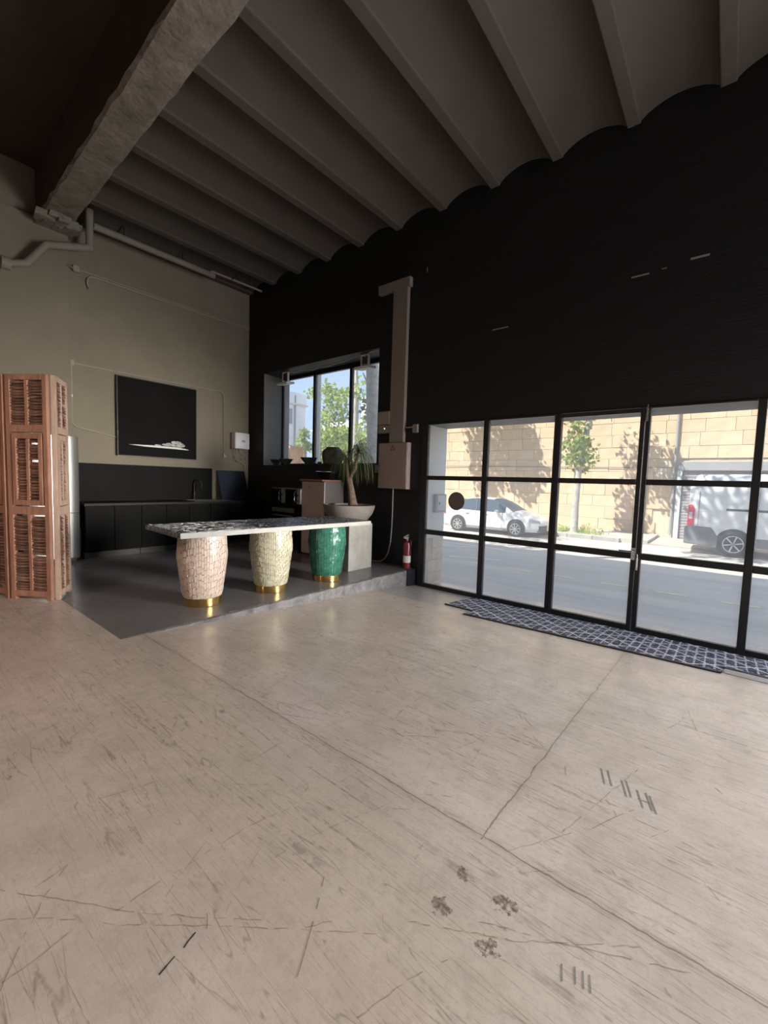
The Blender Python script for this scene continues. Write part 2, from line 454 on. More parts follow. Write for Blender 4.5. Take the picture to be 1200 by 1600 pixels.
M_MARK2 = mat('black_skid', (0.05, 0.042, 0.036), 0.6)
M_MARKG = mat('green_grey_stroke', (0.27, 0.28, 0.25), 0.7, var=0.3, vscale=20)
M_LED = mat('green_indicator', (0.3, 0.8, 0.5), 0.4, emit=(0.4, 1.0, 0.6, 2.0))
M_SIGN = mat('dark_red_print', (0.16, 0.035, 0.025), 0.6)

# ------------------------------------------------------------------ mesh helpers
class MB:
    def __init__(s):
        s.v, s.f = [], []
    def face(s, *pts):
        i = len(s.v)
        s.v += [tuple(p) for p in pts]
        s.f.append(tuple(range(i, i + len(pts))))
        return s
    def box(s, x0, y0, z0, x1, y1, z1):
        i = len(s.v)
        s.v += [(x0, y0, z0), (x1, y0, z0), (x1, y1, z0), (x0, y1, z0), (x0, y0, z1), (x1, y0, z1), (x1, y1, z1), (x0, y1, z1)]
        s.f += [tuple(i + k for k in q) for q in ((3, 2, 1, 0), (4, 5, 6, 7), (0, 1, 5, 4), (1, 2, 6, 5), (2, 3, 7, 6), (3, 0, 4, 7))]
        return s
    def obox(s, c, ax, ay, az):
        """box from centre and three half-axis vectors"""
        c, ax, ay, az = Vector(c), Vector(ax), Vector(ay), Vector(az)
        i = len(s.v)
        for sz in (-1, 1):
            for sx, sy in ((-1, -1), (1, -1), (1, 1), (-1, 1)):
                s.v.append(tuple(c + ax * sx + ay * sy + az * sz))
        s.f += [tuple(i + k for k in q) for q in ((3, 2, 1, 0), (4, 5, 6, 7), (0, 1, 5, 4), (1, 2, 6, 5), (2, 3, 7, 6), (3, 0, 4, 7))]
        return s
    def bar(s, a, b, w, h, upv=(0, 0, 1)):
        a, b = Vector(a), Vector(b)
        d = (b - a)
        sd = d.cross(Vector(upv)).normalized() * w / 2
        u = sd.cross(d).normalized() * h / 2
        return s.obox((a + b) / 2, d / 2, sd, u)
    def tube(s, pts, r, n=8, cap=True):
        pts = [Vector(p) for p in pts]
        rs = r if isinstance(r, (list, tuple)) else [r] * len(pts)
        base = len(s.v)
        ref = None
        for k, p in enumerate(pts):
            t = (pts[min(k + 1, len(pts) - 1)] - pts[max(k - 1, 0)]).normalized()
            if ref is None:
                ref = Vector((0, 0, 1)) if abs(t.z) < 0.9 else Vector((1, 0, 0))
            a = t.cross(ref).normalized()
            b = t.cross(a).normalized()
            ref = b.cross(t) if False else ref
            for j in range(n):
                th = 2 * PI * j / n
                s.v.append(tuple(p + (a * math.cos(th) + b * math.sin(th)) * rs[k]))
        for k in range(len(pts) - 1):
            for j in range(n):
                j2 = (j + 1) % n
                s.f.append((base + k * n + j, base + k * n + j2, base + (k + 1) * n + j2, base + (k + 1) * n + j))
        if cap:
            s.f.append(tuple(base + j for j in range(n))[::-1])
            e = base + (len(pts) - 1) * n
            s.f.append(tuple(e + j for j in range(n)))
        return s
    def lathe(s, prof, n=24, c=(0, 0, 0), axis='z', cap=True):
        base = len(s.v)
        for (r, z) in prof:
            for j in range(n):
                th = 2 * PI * j / n
                p = (r * math.cos(th), r * math.sin(th), z)
                if axis == 'y':
                    p = (p[0], p[2], p[1])
                elif axis == 'x':
                    p = (p[2], p[0], p[1])
                s.v.append((p[0] + c[0], p[1] + c[1], p[2] + c[2]))
        for k in range(len(prof) - 1):
            for j in range(n):
                j2 = (j + 1) % n
                s.f.append((base + k * n + j, base + k * n + j2, base + (k + 1) * n + j2, base + (k + 1) * n + j))
        if cap:
            s.f.append(tuple(base + j for j in range(n))[::-1])
            e = base + (len(prof) - 1) * n
            s.f.append(tuple(e + j for j in range(n)))
        return s
    def prism(s, poly, axis, a, b):
        """polygon (list of 2-D points) extruded along an axis from a to b"""
        def P(p, t):
            return (t, p[0], p[1]) if axis == 'x' else (p[0], t, p[1]) if axis == 'y' else (p[0], p[1], t)
        i, n = len(s.v), len(poly)
        s.v += [P(p, a) for p in poly] + [P(p, b) for p in poly]
        s.f.append(tuple(range(i, i + n))[::-1])
        s.f.append(tuple(range(i + n, i + 2 * n)))
        for k in range(n):
            k2 = (k + 1) % n
            s.f.append((i + k, i + k2, i + n + k2, i + n + k))
        return s
    def mesh(s, name, m, bevel=0.0, smooth=False, seg=2):
        me = bpy.data.meshes.new(name)
        me.from_pydata(s.v, [], s.f)
        bm = bmesh.new()
        bm.from_mesh(me)
        bmesh.ops.recalc_face_normals(bm, faces=bm.faces)
        if bevel > 0:
            es = [e for e in bm.edges if len(e.link_faces) == 2 and e.calc_face_angle(0) > 0.5]
            bmesh.ops.bevel(bm, geom=es, offset=bevel, segments=seg, affect='EDGES', profile=0.5)
        bm.to_mesh(me)
        bm.free()
        if smooth:
            for p in me.polygons:
                p.use_smooth = True
            try:
                me.set_sharp_from_angle(angle=math.radians(35))
            except Exception:
                pass
        me.materials.append(m)
        return me
    def build(s, name, m, parent=None, bevel=0.0, smooth=False, local=False, seg=2):
        o = bpy.data.objects.new(name, s.mesh(name, m, bevel, smooth, seg))
        COL.objects.link(o)
        if parent is not None:
            o.parent = parent
            if not local:
                o.matrix_parent_inverse = WORLD[parent.name].inverted()
            WORLD[o.name] = Matrix.Identity(4) if not local else WORLD.get(parent.name, Matrix.Identity(4))
        else:
            WORLD[o.name] = Matrix.Identity(4)
        return o
WORLD = {}

def tag(o, label=None, cat=None, group=None, kind=None):
    if label: o['label'] = label
    if cat: o['category'] = cat
    if group: o['group'] = group
    if kind: o['kind'] = kind
    return o
def thing(name, label, cat, loc=(0, 0, 0), rz=0.0, group=None):
    o = bpy.data.objects.new(name, None)
    COL.objects.link(o)
    o.location = loc
    o.rotation_euler = (0, 0, rz)
    o.empty_display_size = 0.1
    WORLD[o.name] = Matrix.Translation(loc) @ Matrix.Rotation(rz, 4, 'Z')
    return tag(o, label, cat, group)
def struct(o):
    o['kind'] = 'structure'
    return o
def stuff(o):
    o['kind'] = 'stuff'
    return o
def copy_mesh_child(src, parent, name=None):
    c = src.copy()
    COL.objects.link(c)
    c.parent = parent
    return c
def copy_tree(o, parent=None):
    c = o.copy()
    COL.objects.link(c)
    if parent is not None:
        c.parent = parent
    for ch in list(o.children):
        copy_tree(ch, c)
    return c
def arc(c, r, a0, a1, n, plane):
    out = []
    for k in range(n + 1):
        a = a0 + (a1 - a0) * k / n
        u, w = r * math.cos(a), r * math.sin(a)
        out.append((c[0], c[1] + u, c[2] + w) if plane == 'yz' else (c[0] + u, c[1], c[2] + w))
    return out

# ================================================================== STRUCTURE
FZ = 0.30                                    # level of the hall floor and of the kitchen platform
prof = [(0.62, 0.01), (0.0, 0.07), (-0.89, 0.155), (-3.545, 0.30), (-12.0, 0.30)]
b = MB()
for (ya, za), (yb, zb) in zip(prof[:-1], prof[1:]):
    if yb >= -3.6:
        b.face((4.085, ya, za), (13.3, ya, za), (13.3, yb, zb), (4.085, yb, zb))
b.face((4.085, -3.545, FZ), (13.3, -3.545, FZ), (13.3, -3.7, FZ), (4.085, -3.7, FZ))
b.face((-0.3, -3.7, FZ), (13.3, -3.7, FZ), (13.3, -12.3, FZ), (-0.3, -12.3, FZ))
b.face((-0.3, -12.3, -0.4), (13.3, -12.3, -0.4), (13.3, 0.0, -0.4), (-0.3, 0.0, -0.4))
floor = struct(b.build('floor', M_FLOOR))
# long scuffs and strokes worn into the paint, thin ribbons lying on the slab
def floor_z(y):
    if y > -0.89: return 0.07 - (0.155 - 0.07) / 0.89 * y
    if y > -3.545: return 0.155 + (0.30 - 0.155) / (3.545 - 0.89) * (-y - 0.89)
    return FZ
def ribbon(b, pts, w):
    for (xa, ya), (xb, yb) in zip(pts[:-1], pts[1:]):
        dx, dy = xb - xa, yb - ya
        L = math.hypot(dx, dy) or 1
        nx, ny = -dy / L * w / 2, dx / L * w / 2
        za, zb = floor_z(ya) + 0.0012, floor_z(yb) + 0.0012
        b.face((xa + nx, ya + ny, za), (xa - nx, ya - ny, za), (xb - nx, yb - ny, zb), (xb + nx, yb + ny, zb))
scuff = MB()
rs = random.Random(3)
for k in range(150):
    x, y = rs.uniform(4.6, 7.6), rs.uniform(-4.4, -1.3)
    a = rs.choice((0.3, -0.6, 1.1, 1.9, 2.5)) + rs.uniform(-0.3, 0.3)
    L = rs.uniform(0.04, 0.42) * (0.45 + 0.55 * rs.random())
    t, n = 0.0, max(3, int(L / 0.03))
    bend = rs.uniform(-0.5, 0.5)
    p = []
    for i in range(n + 1):
        aa = a + bend * i / n
        p.append((x, y))
        x += math.cos(aa) * L / n
        y += math.sin(aa) * L / n
    w = rs.uniform(0.0008, 0.0026)
    for q in range(len(p) - 1):
        if rs.random() < 0.55:
            ribbon(scuff, p[q:q + 2], w)
stuff(scuff.build('scuff_marks', M_MARK, floor))
# the longer scrapes that can be told apart, each following its own line on the slab
TRACES = ([(6.426, -4.331), (6.436, -4.369), (6.445, -4.41), (6.458, -4.459)],
          [(6.002, -4.651), (6.072, -4.584), (6.168, -4.508), (6.272, -4.436), (6.44, -4.294), (6.588, -4.177), (6.804, -4.008)],
          [(6.191, -4.68), (6.189, -4.614), (6.175, -4.539)],
          [(5.896, -4.635), (6.061, -4.525), (6.233, -4.423), (6.377, -4.315), (6.559, -4.176)],
          [(5.942, -4.487), (6.009, -4.557), (6.123, -4.633), (6.21, -4.683)],
          [(5.959, -4.568), (5.942, -4.487)],
          [(6.207, -4.445), (6.209, -4.346), (6.22, -4.195), (6.228, -4.038), (6.271, -3.893)],
          [(6.523, -3.664), (6.483, -3.759), (6.418, -3.943), (6.398, -4.057)],
          [(4.486, -4.042), (5.055, -3.838), (5.49, -3.669), (5.917, -3.43)],
          [(4.033, -3.76), (5.009, -3.673), (5.561, -3.481), (5.939, -3.362)],
          [(4.743, -4.172), (5.209, -4.192)],
          [(5.138, -4.435), (5.33, -4.322)],
          [(5.046, -4.372), (5.008, -4.266)],
          [(5.706, -4.341), (5.777, -4.144)],
          [(5.979, -3.989), (6.115, -3.878)],
          [(5.498, -4.184), (5.894, -4.216)],
          [(6.597, -3.093), (6.735, -3.122)],
          [(6.516, -3.244), (6.572, -3.045), (6.578, -2.905)],
          [(6.643, -3.183), (6.592, -2.948)],
          [(6.684, -2.142), (6.638, -1.988), (6.637, -1.944)],
          [(7.064, -3.326), (7.21, -2.684)],
          [(6.38, -3.082), (6.592, -2.948), (6.775, -2.84)],
          [(6.725, -3.709), (6.747, -3.812)],
          [(6.954, -3.541), (7.098, -3.294)],
          [(6.837, -3.937), (7.071, -3.8), (7.335, -3.594)],
          [(6.984, -3.81), (7.206, -3.705), (7.443, -3.578)],
          [(7.398, -3.66), (7.412, -3.673)],
          [(6.023, -3.526), (6.407, -3.478)],
          [(5.938, -3.848), (5.931, -3.677)],
          [(6.31, -3.72), (6.323, -3.586)],
          [(7.336, -1.807), (7.409, -2.158)],
          [(6.871, -4.181), (6.915, -4.047), (6.965, -3.95)],
          [(6.637, -4.13), (6.677, -4.074)])

scrape, black = MB(), MB()
for k, line in enumerate(TRACES):
    p = []
    for (xa, ya), (xb, yb) in zip(line[:-1], line[1:]):
        n = max(2, int(math.hypot(xb - xa, yb - ya) / 0.018))
        for i in range(n):
            t = i / n
            p.append((xa + (xb - xa) * t + rs.uniform(-.0025, .0025), ya + (yb - ya) * t + rs.uniform(-.0025, .0025)))
    p.append(line[-1])
    for q in range(len(p) - 1):
        if k == 0:
            if rs.random() < 0.8:
                ribbon(black, p[q:q + 2], rs.uniform(0.003, 0.005))
        elif rs.random() < 0.72:
            ribbon(scrape, p[q:q + 2], rs.uniform(0.001, 0.0027))
stuff(scrape.build('scrape_marks', M_SCRAPE, floor))
stuff(black.build('black_skid_mark', M_MARK2, floor))
strokes = MB()
for (x, y) in ((7.10, -2.875), (7.125, -2.868), (7.185, -2.90), (7.20, -2.89), (7.245, -2.925), (7.275, -2.92), (7.29, -2.93)):
    ribbon(strokes, [(x - 0.02, y + 0.055), (x + 0.015, y - 0.05)], 0.006)
ribbon(strokes, [(7.235, -2.93), (7.29, -2.925)], 0.004)
for (x, y) in ((7.195, -3.79), (7.222, -3.775), (7.24, -3.772), (7.255, -3.77)):
    ribbon(strokes, [(x - 0.006, y + 0.02), (x + 0.006, y - 0.02)], 0.0035)
stuff(strokes.build('paint_strokes', M_MARKG, floor))

# raised kitchen platform with its chipped edge
plat = MB().box(-0.05, -3.7, -0.39, 4.085, 0.0, FZ).build('floor_platform', M_PLAT)
struct(plat)
b = MB()
rs = random.Random(11)
ys = [-3.7 + 3.7 * k / 150 for k in range(151)]
inner = [4.075 - 0.005 - 0.028 * rs.random() ** 2.2 * (0.25 if y < -2.9 else 1) for y in ys]
outx = [4.10 + 0.006 * math.sin(y * 31) + rs.uniform(-0.004, 0.004) for y in ys]
for k in range(150):
    zt0 = FZ + 0.002
    b.face((inner[k], ys[k], zt0), (outx[k], ys[k], zt0 - 0.004), (outx[k + 1], ys[k + 1], zt0 - 0.004), (inner[k + 1], ys[k + 1], zt0))
    b.face((outx[k], ys[k], zt0 - 0.004), (outx[k], ys[k], -0.39), (outx[k + 1], ys[k + 1], -0.39), (outx[k + 1], ys[k + 1], zt0 - 0.004))
b.build('chipped_edge', M_RISER, plat)
MB().box(4.08, -0.20, -0.3, 4.118, -0.001, FZ + 0.003).build('black_painted_end', M_BLACKWALL, plat)

# street wall, black inside, with the window and the glazed front
WT = 0.6
b = MB()
b.box(-0.3, 0, -0.4, 0.5, WT, 5.9)
b.box(0.5, 0, -0.4, 3.333, WT, 1.75)
b.box(0.5, 0, 3.46, 3.333, WT, 5.9)
b.box(3.333, 0, -0.4, 4.15, WT, 5.9)
b.box(4.15, 0, 2.30, 10.0, WT, 5.9)
b.box(10.0, 0, 3.2, 13.0, WT, 5.9)  # invented gateway opening below, out of view, for the added fill light
b.box(9.45, 0, -0.4, 10.0, WT, 2.30)
b.box(13.0, 0, -0.4, 13.3, WT, 5.9)
wall_back = struct(b.build('wall_back', M_BLACKWALL))
sc = MB()
for (x0, z0, x1, z1) in ((7.02, 3.60, 7.16, 3.615), (6.55, 3.565, 6.70, 3.575), (6.80, 3.58, 6.84, 3.585), (5.1, 3.35, 5.3, 3.358), (4.12, 4.30, 4.135, 4.36)):
    sc.box(x0, -0.0015, z0, x1, 0.001, z1 + 0.004)
sc.build('paint_scrape', M_GREYMETAL, wall_back)
rv = MB().box(0.5, 0.001, 1.751, 0.507, 0.42, 3.459).build('trim_1', M_REVEAL)
struct(rv)
facade = MB()
facade.box(-12, 0.0, 5.9, 16, WT, 8.6)
facade.box(-12, 0.02, -0.4, -0.3, WT, 5.9)
facade.box(13.3, 0.02, -0.4, 16, WT, 5.9)
struct(facade.build('wall_facade', M_WPLASTER))
struct(MB().box(-0.3, -12.3, -0.4, 0.0, 0.0, 5.9).build('wall_left', M_OLIVE))
struct(MB().box(0.0, -3.7, FZ - 0.01, 0.1, -2.925, 4.86).build('wall_left_pilaster', M_OLIVE, bevel=0.006))
struct(MB().box(13.3, -12.3, -0.4, 13.6, 0.6, 5.9).build('wall_right', M_OLIVE))
struct(MB().box(-0.3, -12.6, -0.4, 13.6, -12.3, 5.9).build('wall_front', M_OLIVE))

# vaulted ceiling: shallow barrel panels between ribs
ceiling = struct(MB().box(-0.3, -12.6, 5.9, 13.6, 0.6, 6.15).build('ceiling', M_BROWN))
RIBX = [5.06 + 0.7125 * k for k in range(-7, 12)]
for k, x in enumerate(RIBX):
    xc = max(x, 0.07)
    MB().box(xc - 0.06, -2.95, 5.0, xc + 0.06, -0.001, 5.07).build('rib', M_RIB, ceiling, bevel=0.012)
    if k < len(RIBX) - 1:
        x0, x1 = x + 0.05, RIBX[k + 1] - 0.05
        if x0 < 0: x0 = 0.0
        p = MB()
        n = 10
        pr_ = []
        for i in range(n + 1):
            t = i / n
            pr_.append((x0 + (x1 - x0) * t, 5.022 + 0.108 * (1 - (2 * t - 1) ** 2) ** 0.85))
        poly = pr_ + [(x1, 5.2), (x0, 5.2)]
        p.prism(poly, 'y', -2.95, -0.001)
        p.build('vault_panel', M_CEIL, ceiling, smooth=True)
MB().box(-0.0, -12.3, 5.5, 13.3, -3.2, 5.6).build('slab_soffit', M_BROWN, ceiling)
# big rough beam
b = MB()
rs = random.Random(5)
nx, xs = 70, []
ring = []
for i in range(nx + 1):
    x = 13.3 * i / nx
    yo = -0.018 * x
    pts = [(-3.26, 5.62), (-3.26, 5.2), (-3.255, 4.88), (-3.235, 4.85), (-3.1, 4.846), (-2.95, 4.848), (-2.915, 4.86), (-2.90, 4.90), (-2.90, 5.62)]
    ring.append([(x, y + yo + rs.uniform(-.012, .012), z + (rs.uniform(-.010, .010) if z < 5.1 else 0)) for (y, z) in pts])
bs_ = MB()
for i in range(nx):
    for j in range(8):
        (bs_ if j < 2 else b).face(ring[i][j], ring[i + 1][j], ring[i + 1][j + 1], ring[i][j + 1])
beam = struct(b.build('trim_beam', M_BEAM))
bs_.build('shaded_side', M_BROWN, beam)  # unlit face of the beam, its shade put in as brown colour
c = MB()
for k in range(16):
    cx, cy = rs.uniform(0.05, 0.42), rs.uniform(-3.28, -2.88)
    r = rs.uniform(0.04, 0.10)
    c.obox((cx, cy, 4.82 + rs.uniform(-.02, .02)), (r, rs.uniform(-.02, .02), 0), (rs.uniform(-.02, .02), r, 0.01), (0, 0.01, 0.045))
c.box(0.0, -3.30, 4.76, 0.38, -2.87, 4.87)
c.build('corbel', M_BEAM, beam, bevel=0.012)

# ================================================================== WINDOW AND GLAZED FRONT
def frame_bar(name, parent, x0, z0, x1, z1, y0=-0.02, y1=0.035, m=M_FRAME):
    return MB().box(x0, y0, z0, x1, y1, z1).build(name, m, parent, bevel=0.004, seg=1)
def pane(parent, x0, z0, x1, z1, y, m):
    return MB().box(x0, y, z0, x1, y + 0.006, z1).build('pane', m, parent)

win = thing('window_1', None, None, (1.92, 0.42, 1.75))
struct(win)
frame_bar('frame_rail', win, 0.5, 1.75, 3.333, 1.80, 0.42, 0.48)
frame_bar('frame_rail', win, 0.5, 3.40, 3.333, 3.46, 0.42, 0.48)
frame_bar('frame_stile', win, 0.507, 1.80, 0.545, 3.40, 0.42, 0.48)
frame_bar('frame_stile', win, 3.29, 1.80, 3.333, 3.40, 0.42, 0.48)
for x in (1.44, 2.36):
    frame_bar('mullion', win, x - 0.03, 1.80, x + 0.03, 3.40, 0.42, 0.48)
for x0, x1 in ((0.545, 1.41), (1.47, 2.33), (2.39, 3.29)):
    pane(win, x0, 1.80, x1, 3.40, 0.447, M_GLASS2)

def glazing(name, xs, wbars, ztop, loc):
    """xs: glass bay edges; wbars: widths of the uprights at each edge"""
    w = thing(name, None, None, loc)
    struct(w)
    for x, wd in zip(xs, wbars):
        frame_bar('upright', w, x - wd / 2, 0.05, x + wd / 2, 2.30)
    for i in range(len(xs) - 1):
        a, c_ = xs[i] + wbars[i] / 2, xs[i + 1] - wbars[i + 1] / 2
        frame_bar('rail', w, a, 0.05, c_, 0.125)
        frame_bar('rail', w, a, ztop, c_, 2.30)
        for z0, z1 in ((0.806, 0.869), (1.545, 1.60)):
            frame_bar('rail', w, a, z0, c_, z1)
        for z0, z1 in ((0.125, 0.806), (0.869, 1.545), (1.60, ztop)):
            pane(w, a, z0, c_, z1, 0.005, M_GLASS)
    return w
glazing('window_2', [4.20, 5.09, 5.917], [0.10, 0.068, 0.035], 2.28, (5.05, 0, 0.06))
glazing('window_3', [6.785, 7.61, 8.45, 9.40], [0.04, 0.06, 0.06, 0.10], 2.285, (8.0, 0, 0.06))
door = thing('door_1', None, None, (6.35, 0, 0.06))
struct(door)
frame_bar('stile', door, 5.94, 0.075, 5.978, 2.294, -0.03, 0.03)
frame_bar('stile', door, 6.718, 0.075, 6.76, 2.294, -0.03, 0.03)
frame_bar('threshold_rail', door, 5.936, 0.04, 6.764, 0.07)
for z0, z1 in ((0.075, 0.135), (0.806, 0.869), (1.545, 1.60), (2.25, 2.29)):
    frame_bar('rail', door, 5.978, z0, 6.718, z1, -0.03, 0.03)
for z0, z1 in ((0.135, 0.806), (0.869, 1.545), (1.60, 2.25)):
    pane(door, 5.978, z0, 6.718, z1, 0.0, M_GLASS)
h = MB()
h.box(6.722, -0.042, 0.80, 6.756, -0.030, 0.92)
h.tube([(6.739, -0.04, 0.885), (6.739, -0.075, 0.885), (6.735, -0.085, 0.885), (6.62, -0.085, 0.885)], 0.011, 8)
h.tube([(6.739, -0.03, 0.83), (6.739, -0.055, 0.83)], 0.012, 10)
tag(h.build('handle', M_CHROME, door, smooth=True), 'chrome lever handle')
bo = MB()
for z in (2.16, 0.70):
    bo.box(6.768, -0.034, z, 6.786, -0.020, z + 0.12)
    bo.tube([(6.777, -0.034, z + 0.03), (6.777, -0.034, z + 0.16)], 0.006, 6)
bo.build('bolt', M_CHROME, door)
st = MB().lathe([(0.118, -0.003), (0.118, 0.003)], 40, (4.708, 0.001, 1.278), 'y').build('round_sticker', M_STICKER)
tag(st, 'plain brown round sticker on the left glass pane of the shop front', 'sticker')

# outside reveal left of the glazed front: white render above, sandstone facing below
jamb = MB().box(4.15, 0.05, 0.72, 4.166, WT + 0.01, 2.30).build('trim_2', M_WPLASTER)
struct(jamb)
facing = MB().box(4.15, 0.05, -0.1, 4.156, WT + 0.01, 0.72).build('trim_3', M_JOINT)
struct(facing)
for (y0, y1, z0, z1) in ((0.05, 0.30, 0.40, 0.715), (0.31, 0.61, 0.565, 0.715), (0.31, 0.61, 0.40, 0.555), (0.05, 0.20, 0.10, 0.39), (0.21, 0.61, 0.215, 0.39),
                         (0.21, 0.53, 0.06, 0.205), (0.54, 0.61, 0.06, 0.205)):
    MB().box(4.152, y0, z0, 4.170, y1, z1).build('stone_tile', M_JAMBTILE, facing, bevel=0.004, seg=1)
mb_ = thing('meter_box', 'grey electricity meter box on the white door reveal outside the glass', 'box', (4.166, 0.43, 1.07))
MB().box(4.166, 0.30, 1.085, 4.215, 0.585, 1.345).build('body', M_GREYMETAL, mb_, bevel=0.006)
MB().box(4.213, 0.345, 1.11, 4.22, 0.57, 1.325).build('door', M_POLE, mb_, bevel=0.003)
MB().box(4.219, 0.375, 1.19, 4.226, 0.39, 1.235).build('latch', M_DARKPL, mb_)

# ================================================================== TABLE
def radius_at(prof, z):
    for (r0, z0), (r1, z1) in zip(prof[:-1], prof[1:]):
        if z0 <= z <= z1:
            return r0 + (r1 - r0) * (z - z0) / (z1 - z0)
    return prof[-1][0]
TABLE_RZ = math.radians(-3.87)
table = thing('table', 'long slate topped table on three tiled barrel pedestals with brass feet', 'table', (3.668, -2.105, FZ), TABLE_RZ)
top = MB().box(-0.4125, -1.10, 0.685, 0.4125, 1.10, 0.73).build('tabletop', M_SLATE, table, bevel=0.004, local=True)
# cut tesserae laid over the slab
tes = MB()
rs = random.Random(21)
y = -1.085
while y < 1.08:
    x = -0.40 + rs.uniform(0, 0.02)
    dy = rs.uniform(0.05, 0.085)
    while x < 0.39:
        dx = rs.uniform(0.014, 0.026)
        tx, ty = rs.uniform(-0.04, 0.04), rs.uniform(-0.03, 0.03)
        yy = y + rs.uniform(-0.008, 0.008)
        tes.obox((min(x + dx / 2, 0.398), max(-1.08, min(1.08, yy + dy / 2)), 0.7305), (dx * 0.46, 0, tx * dx), (0, dy * 0.47, ty * dy), (0, 0, 0.0028))
        x += dx
    y += dy
stuff(tes.build('tesserae', M_SLATE, top, local=True))
MB().box(0.4105, -1.098, 0.686, 0.4145, 1.098, 0.729).build('edge_band', mat('pale_stone_edge', (0.36, 0.35, 0.32), 0.5, var=0.15, vscale=8), top, local=True)
LEG = [(0.167, 0.075), (0.178, 0.12), (0.215, 0.41), (0.222, 0.45), (0.219, 0.50), (0.206, 0.685)]
def pedestal(yc, grout, tile, label, th, tw):
    core = MB().lathe([(r - 0.006, z) for r, z in LEG], 40, (0.0, yc, 0)).build('pedestal', grout, table, smooth=True, local=True)
    tag(core, label)
    t = MB()
    rs = random.Random(int(yc * 100) + 900)
    ncol = int(2 * PI * 0.21 / tw)
    for cidx in range(ncol):
        a = 2 * PI * cidx / ncol
        off = rs.random() * th
        z = 0.078 - off
        while z < 0.68:
            z0, z1 = max(z, 0.078), min(z + th * rs.uniform(0.85, 1.0), 0.683)
            z += th
            if z1 - z0 < 0.012:
                continue
            zc = (z0 + z1) / 2
            r = radius_at(LEG, zc)
            dr = (radius_at(LEG, z1) - radius_at(LEG, z0)) / 2
            ca, sa = math.cos(a), math.sin(a)
            half = PI * r / ncol * 0.95
            tilt = rs.uniform(-0.10, 0.10)
            rr = r + rs.uniform(-0.002, 0.002)
            ax = Vector((-sa + ca * tilt, ca + sa * tilt, 0)) * half
            az = Vector((ca * dr, sa * dr, (z1 - z0) / 2 * 0.97)) + Vector((ca, sa, 0)) * rs.uniform(-0.0015, 0.0015)
            t.obox((rr * ca, yc + rr * sa, zc), ax, Vector((ca, sa, 0)) * 0.004, az)
    stuff(t.build('glazed_tiles', tile, core, local=True))
    MB().lathe([(0.160, 0.0), (0.166, 0.004), (0.166, 0.074), (0.160, 0.078)], 48, (0.0, yc, 0)).build('brass_foot', M_BRASS, core, smooth=True, local=True)
pedestal(-0.735, M_GROUT1, M_TILE1, 'pedestal faced with upright cream glazed tiles', 0.062, 0.021)
pedestal(0.005, M_GROUT2, M_TILE2, 'pedestal faced with sage green glazed tiles', 0.055, 0.021)
pedestal(0.775, M_GROUT3, M_TILE3, 'pedestal faced with dark green glazed tiles', 0.024, 0.032)

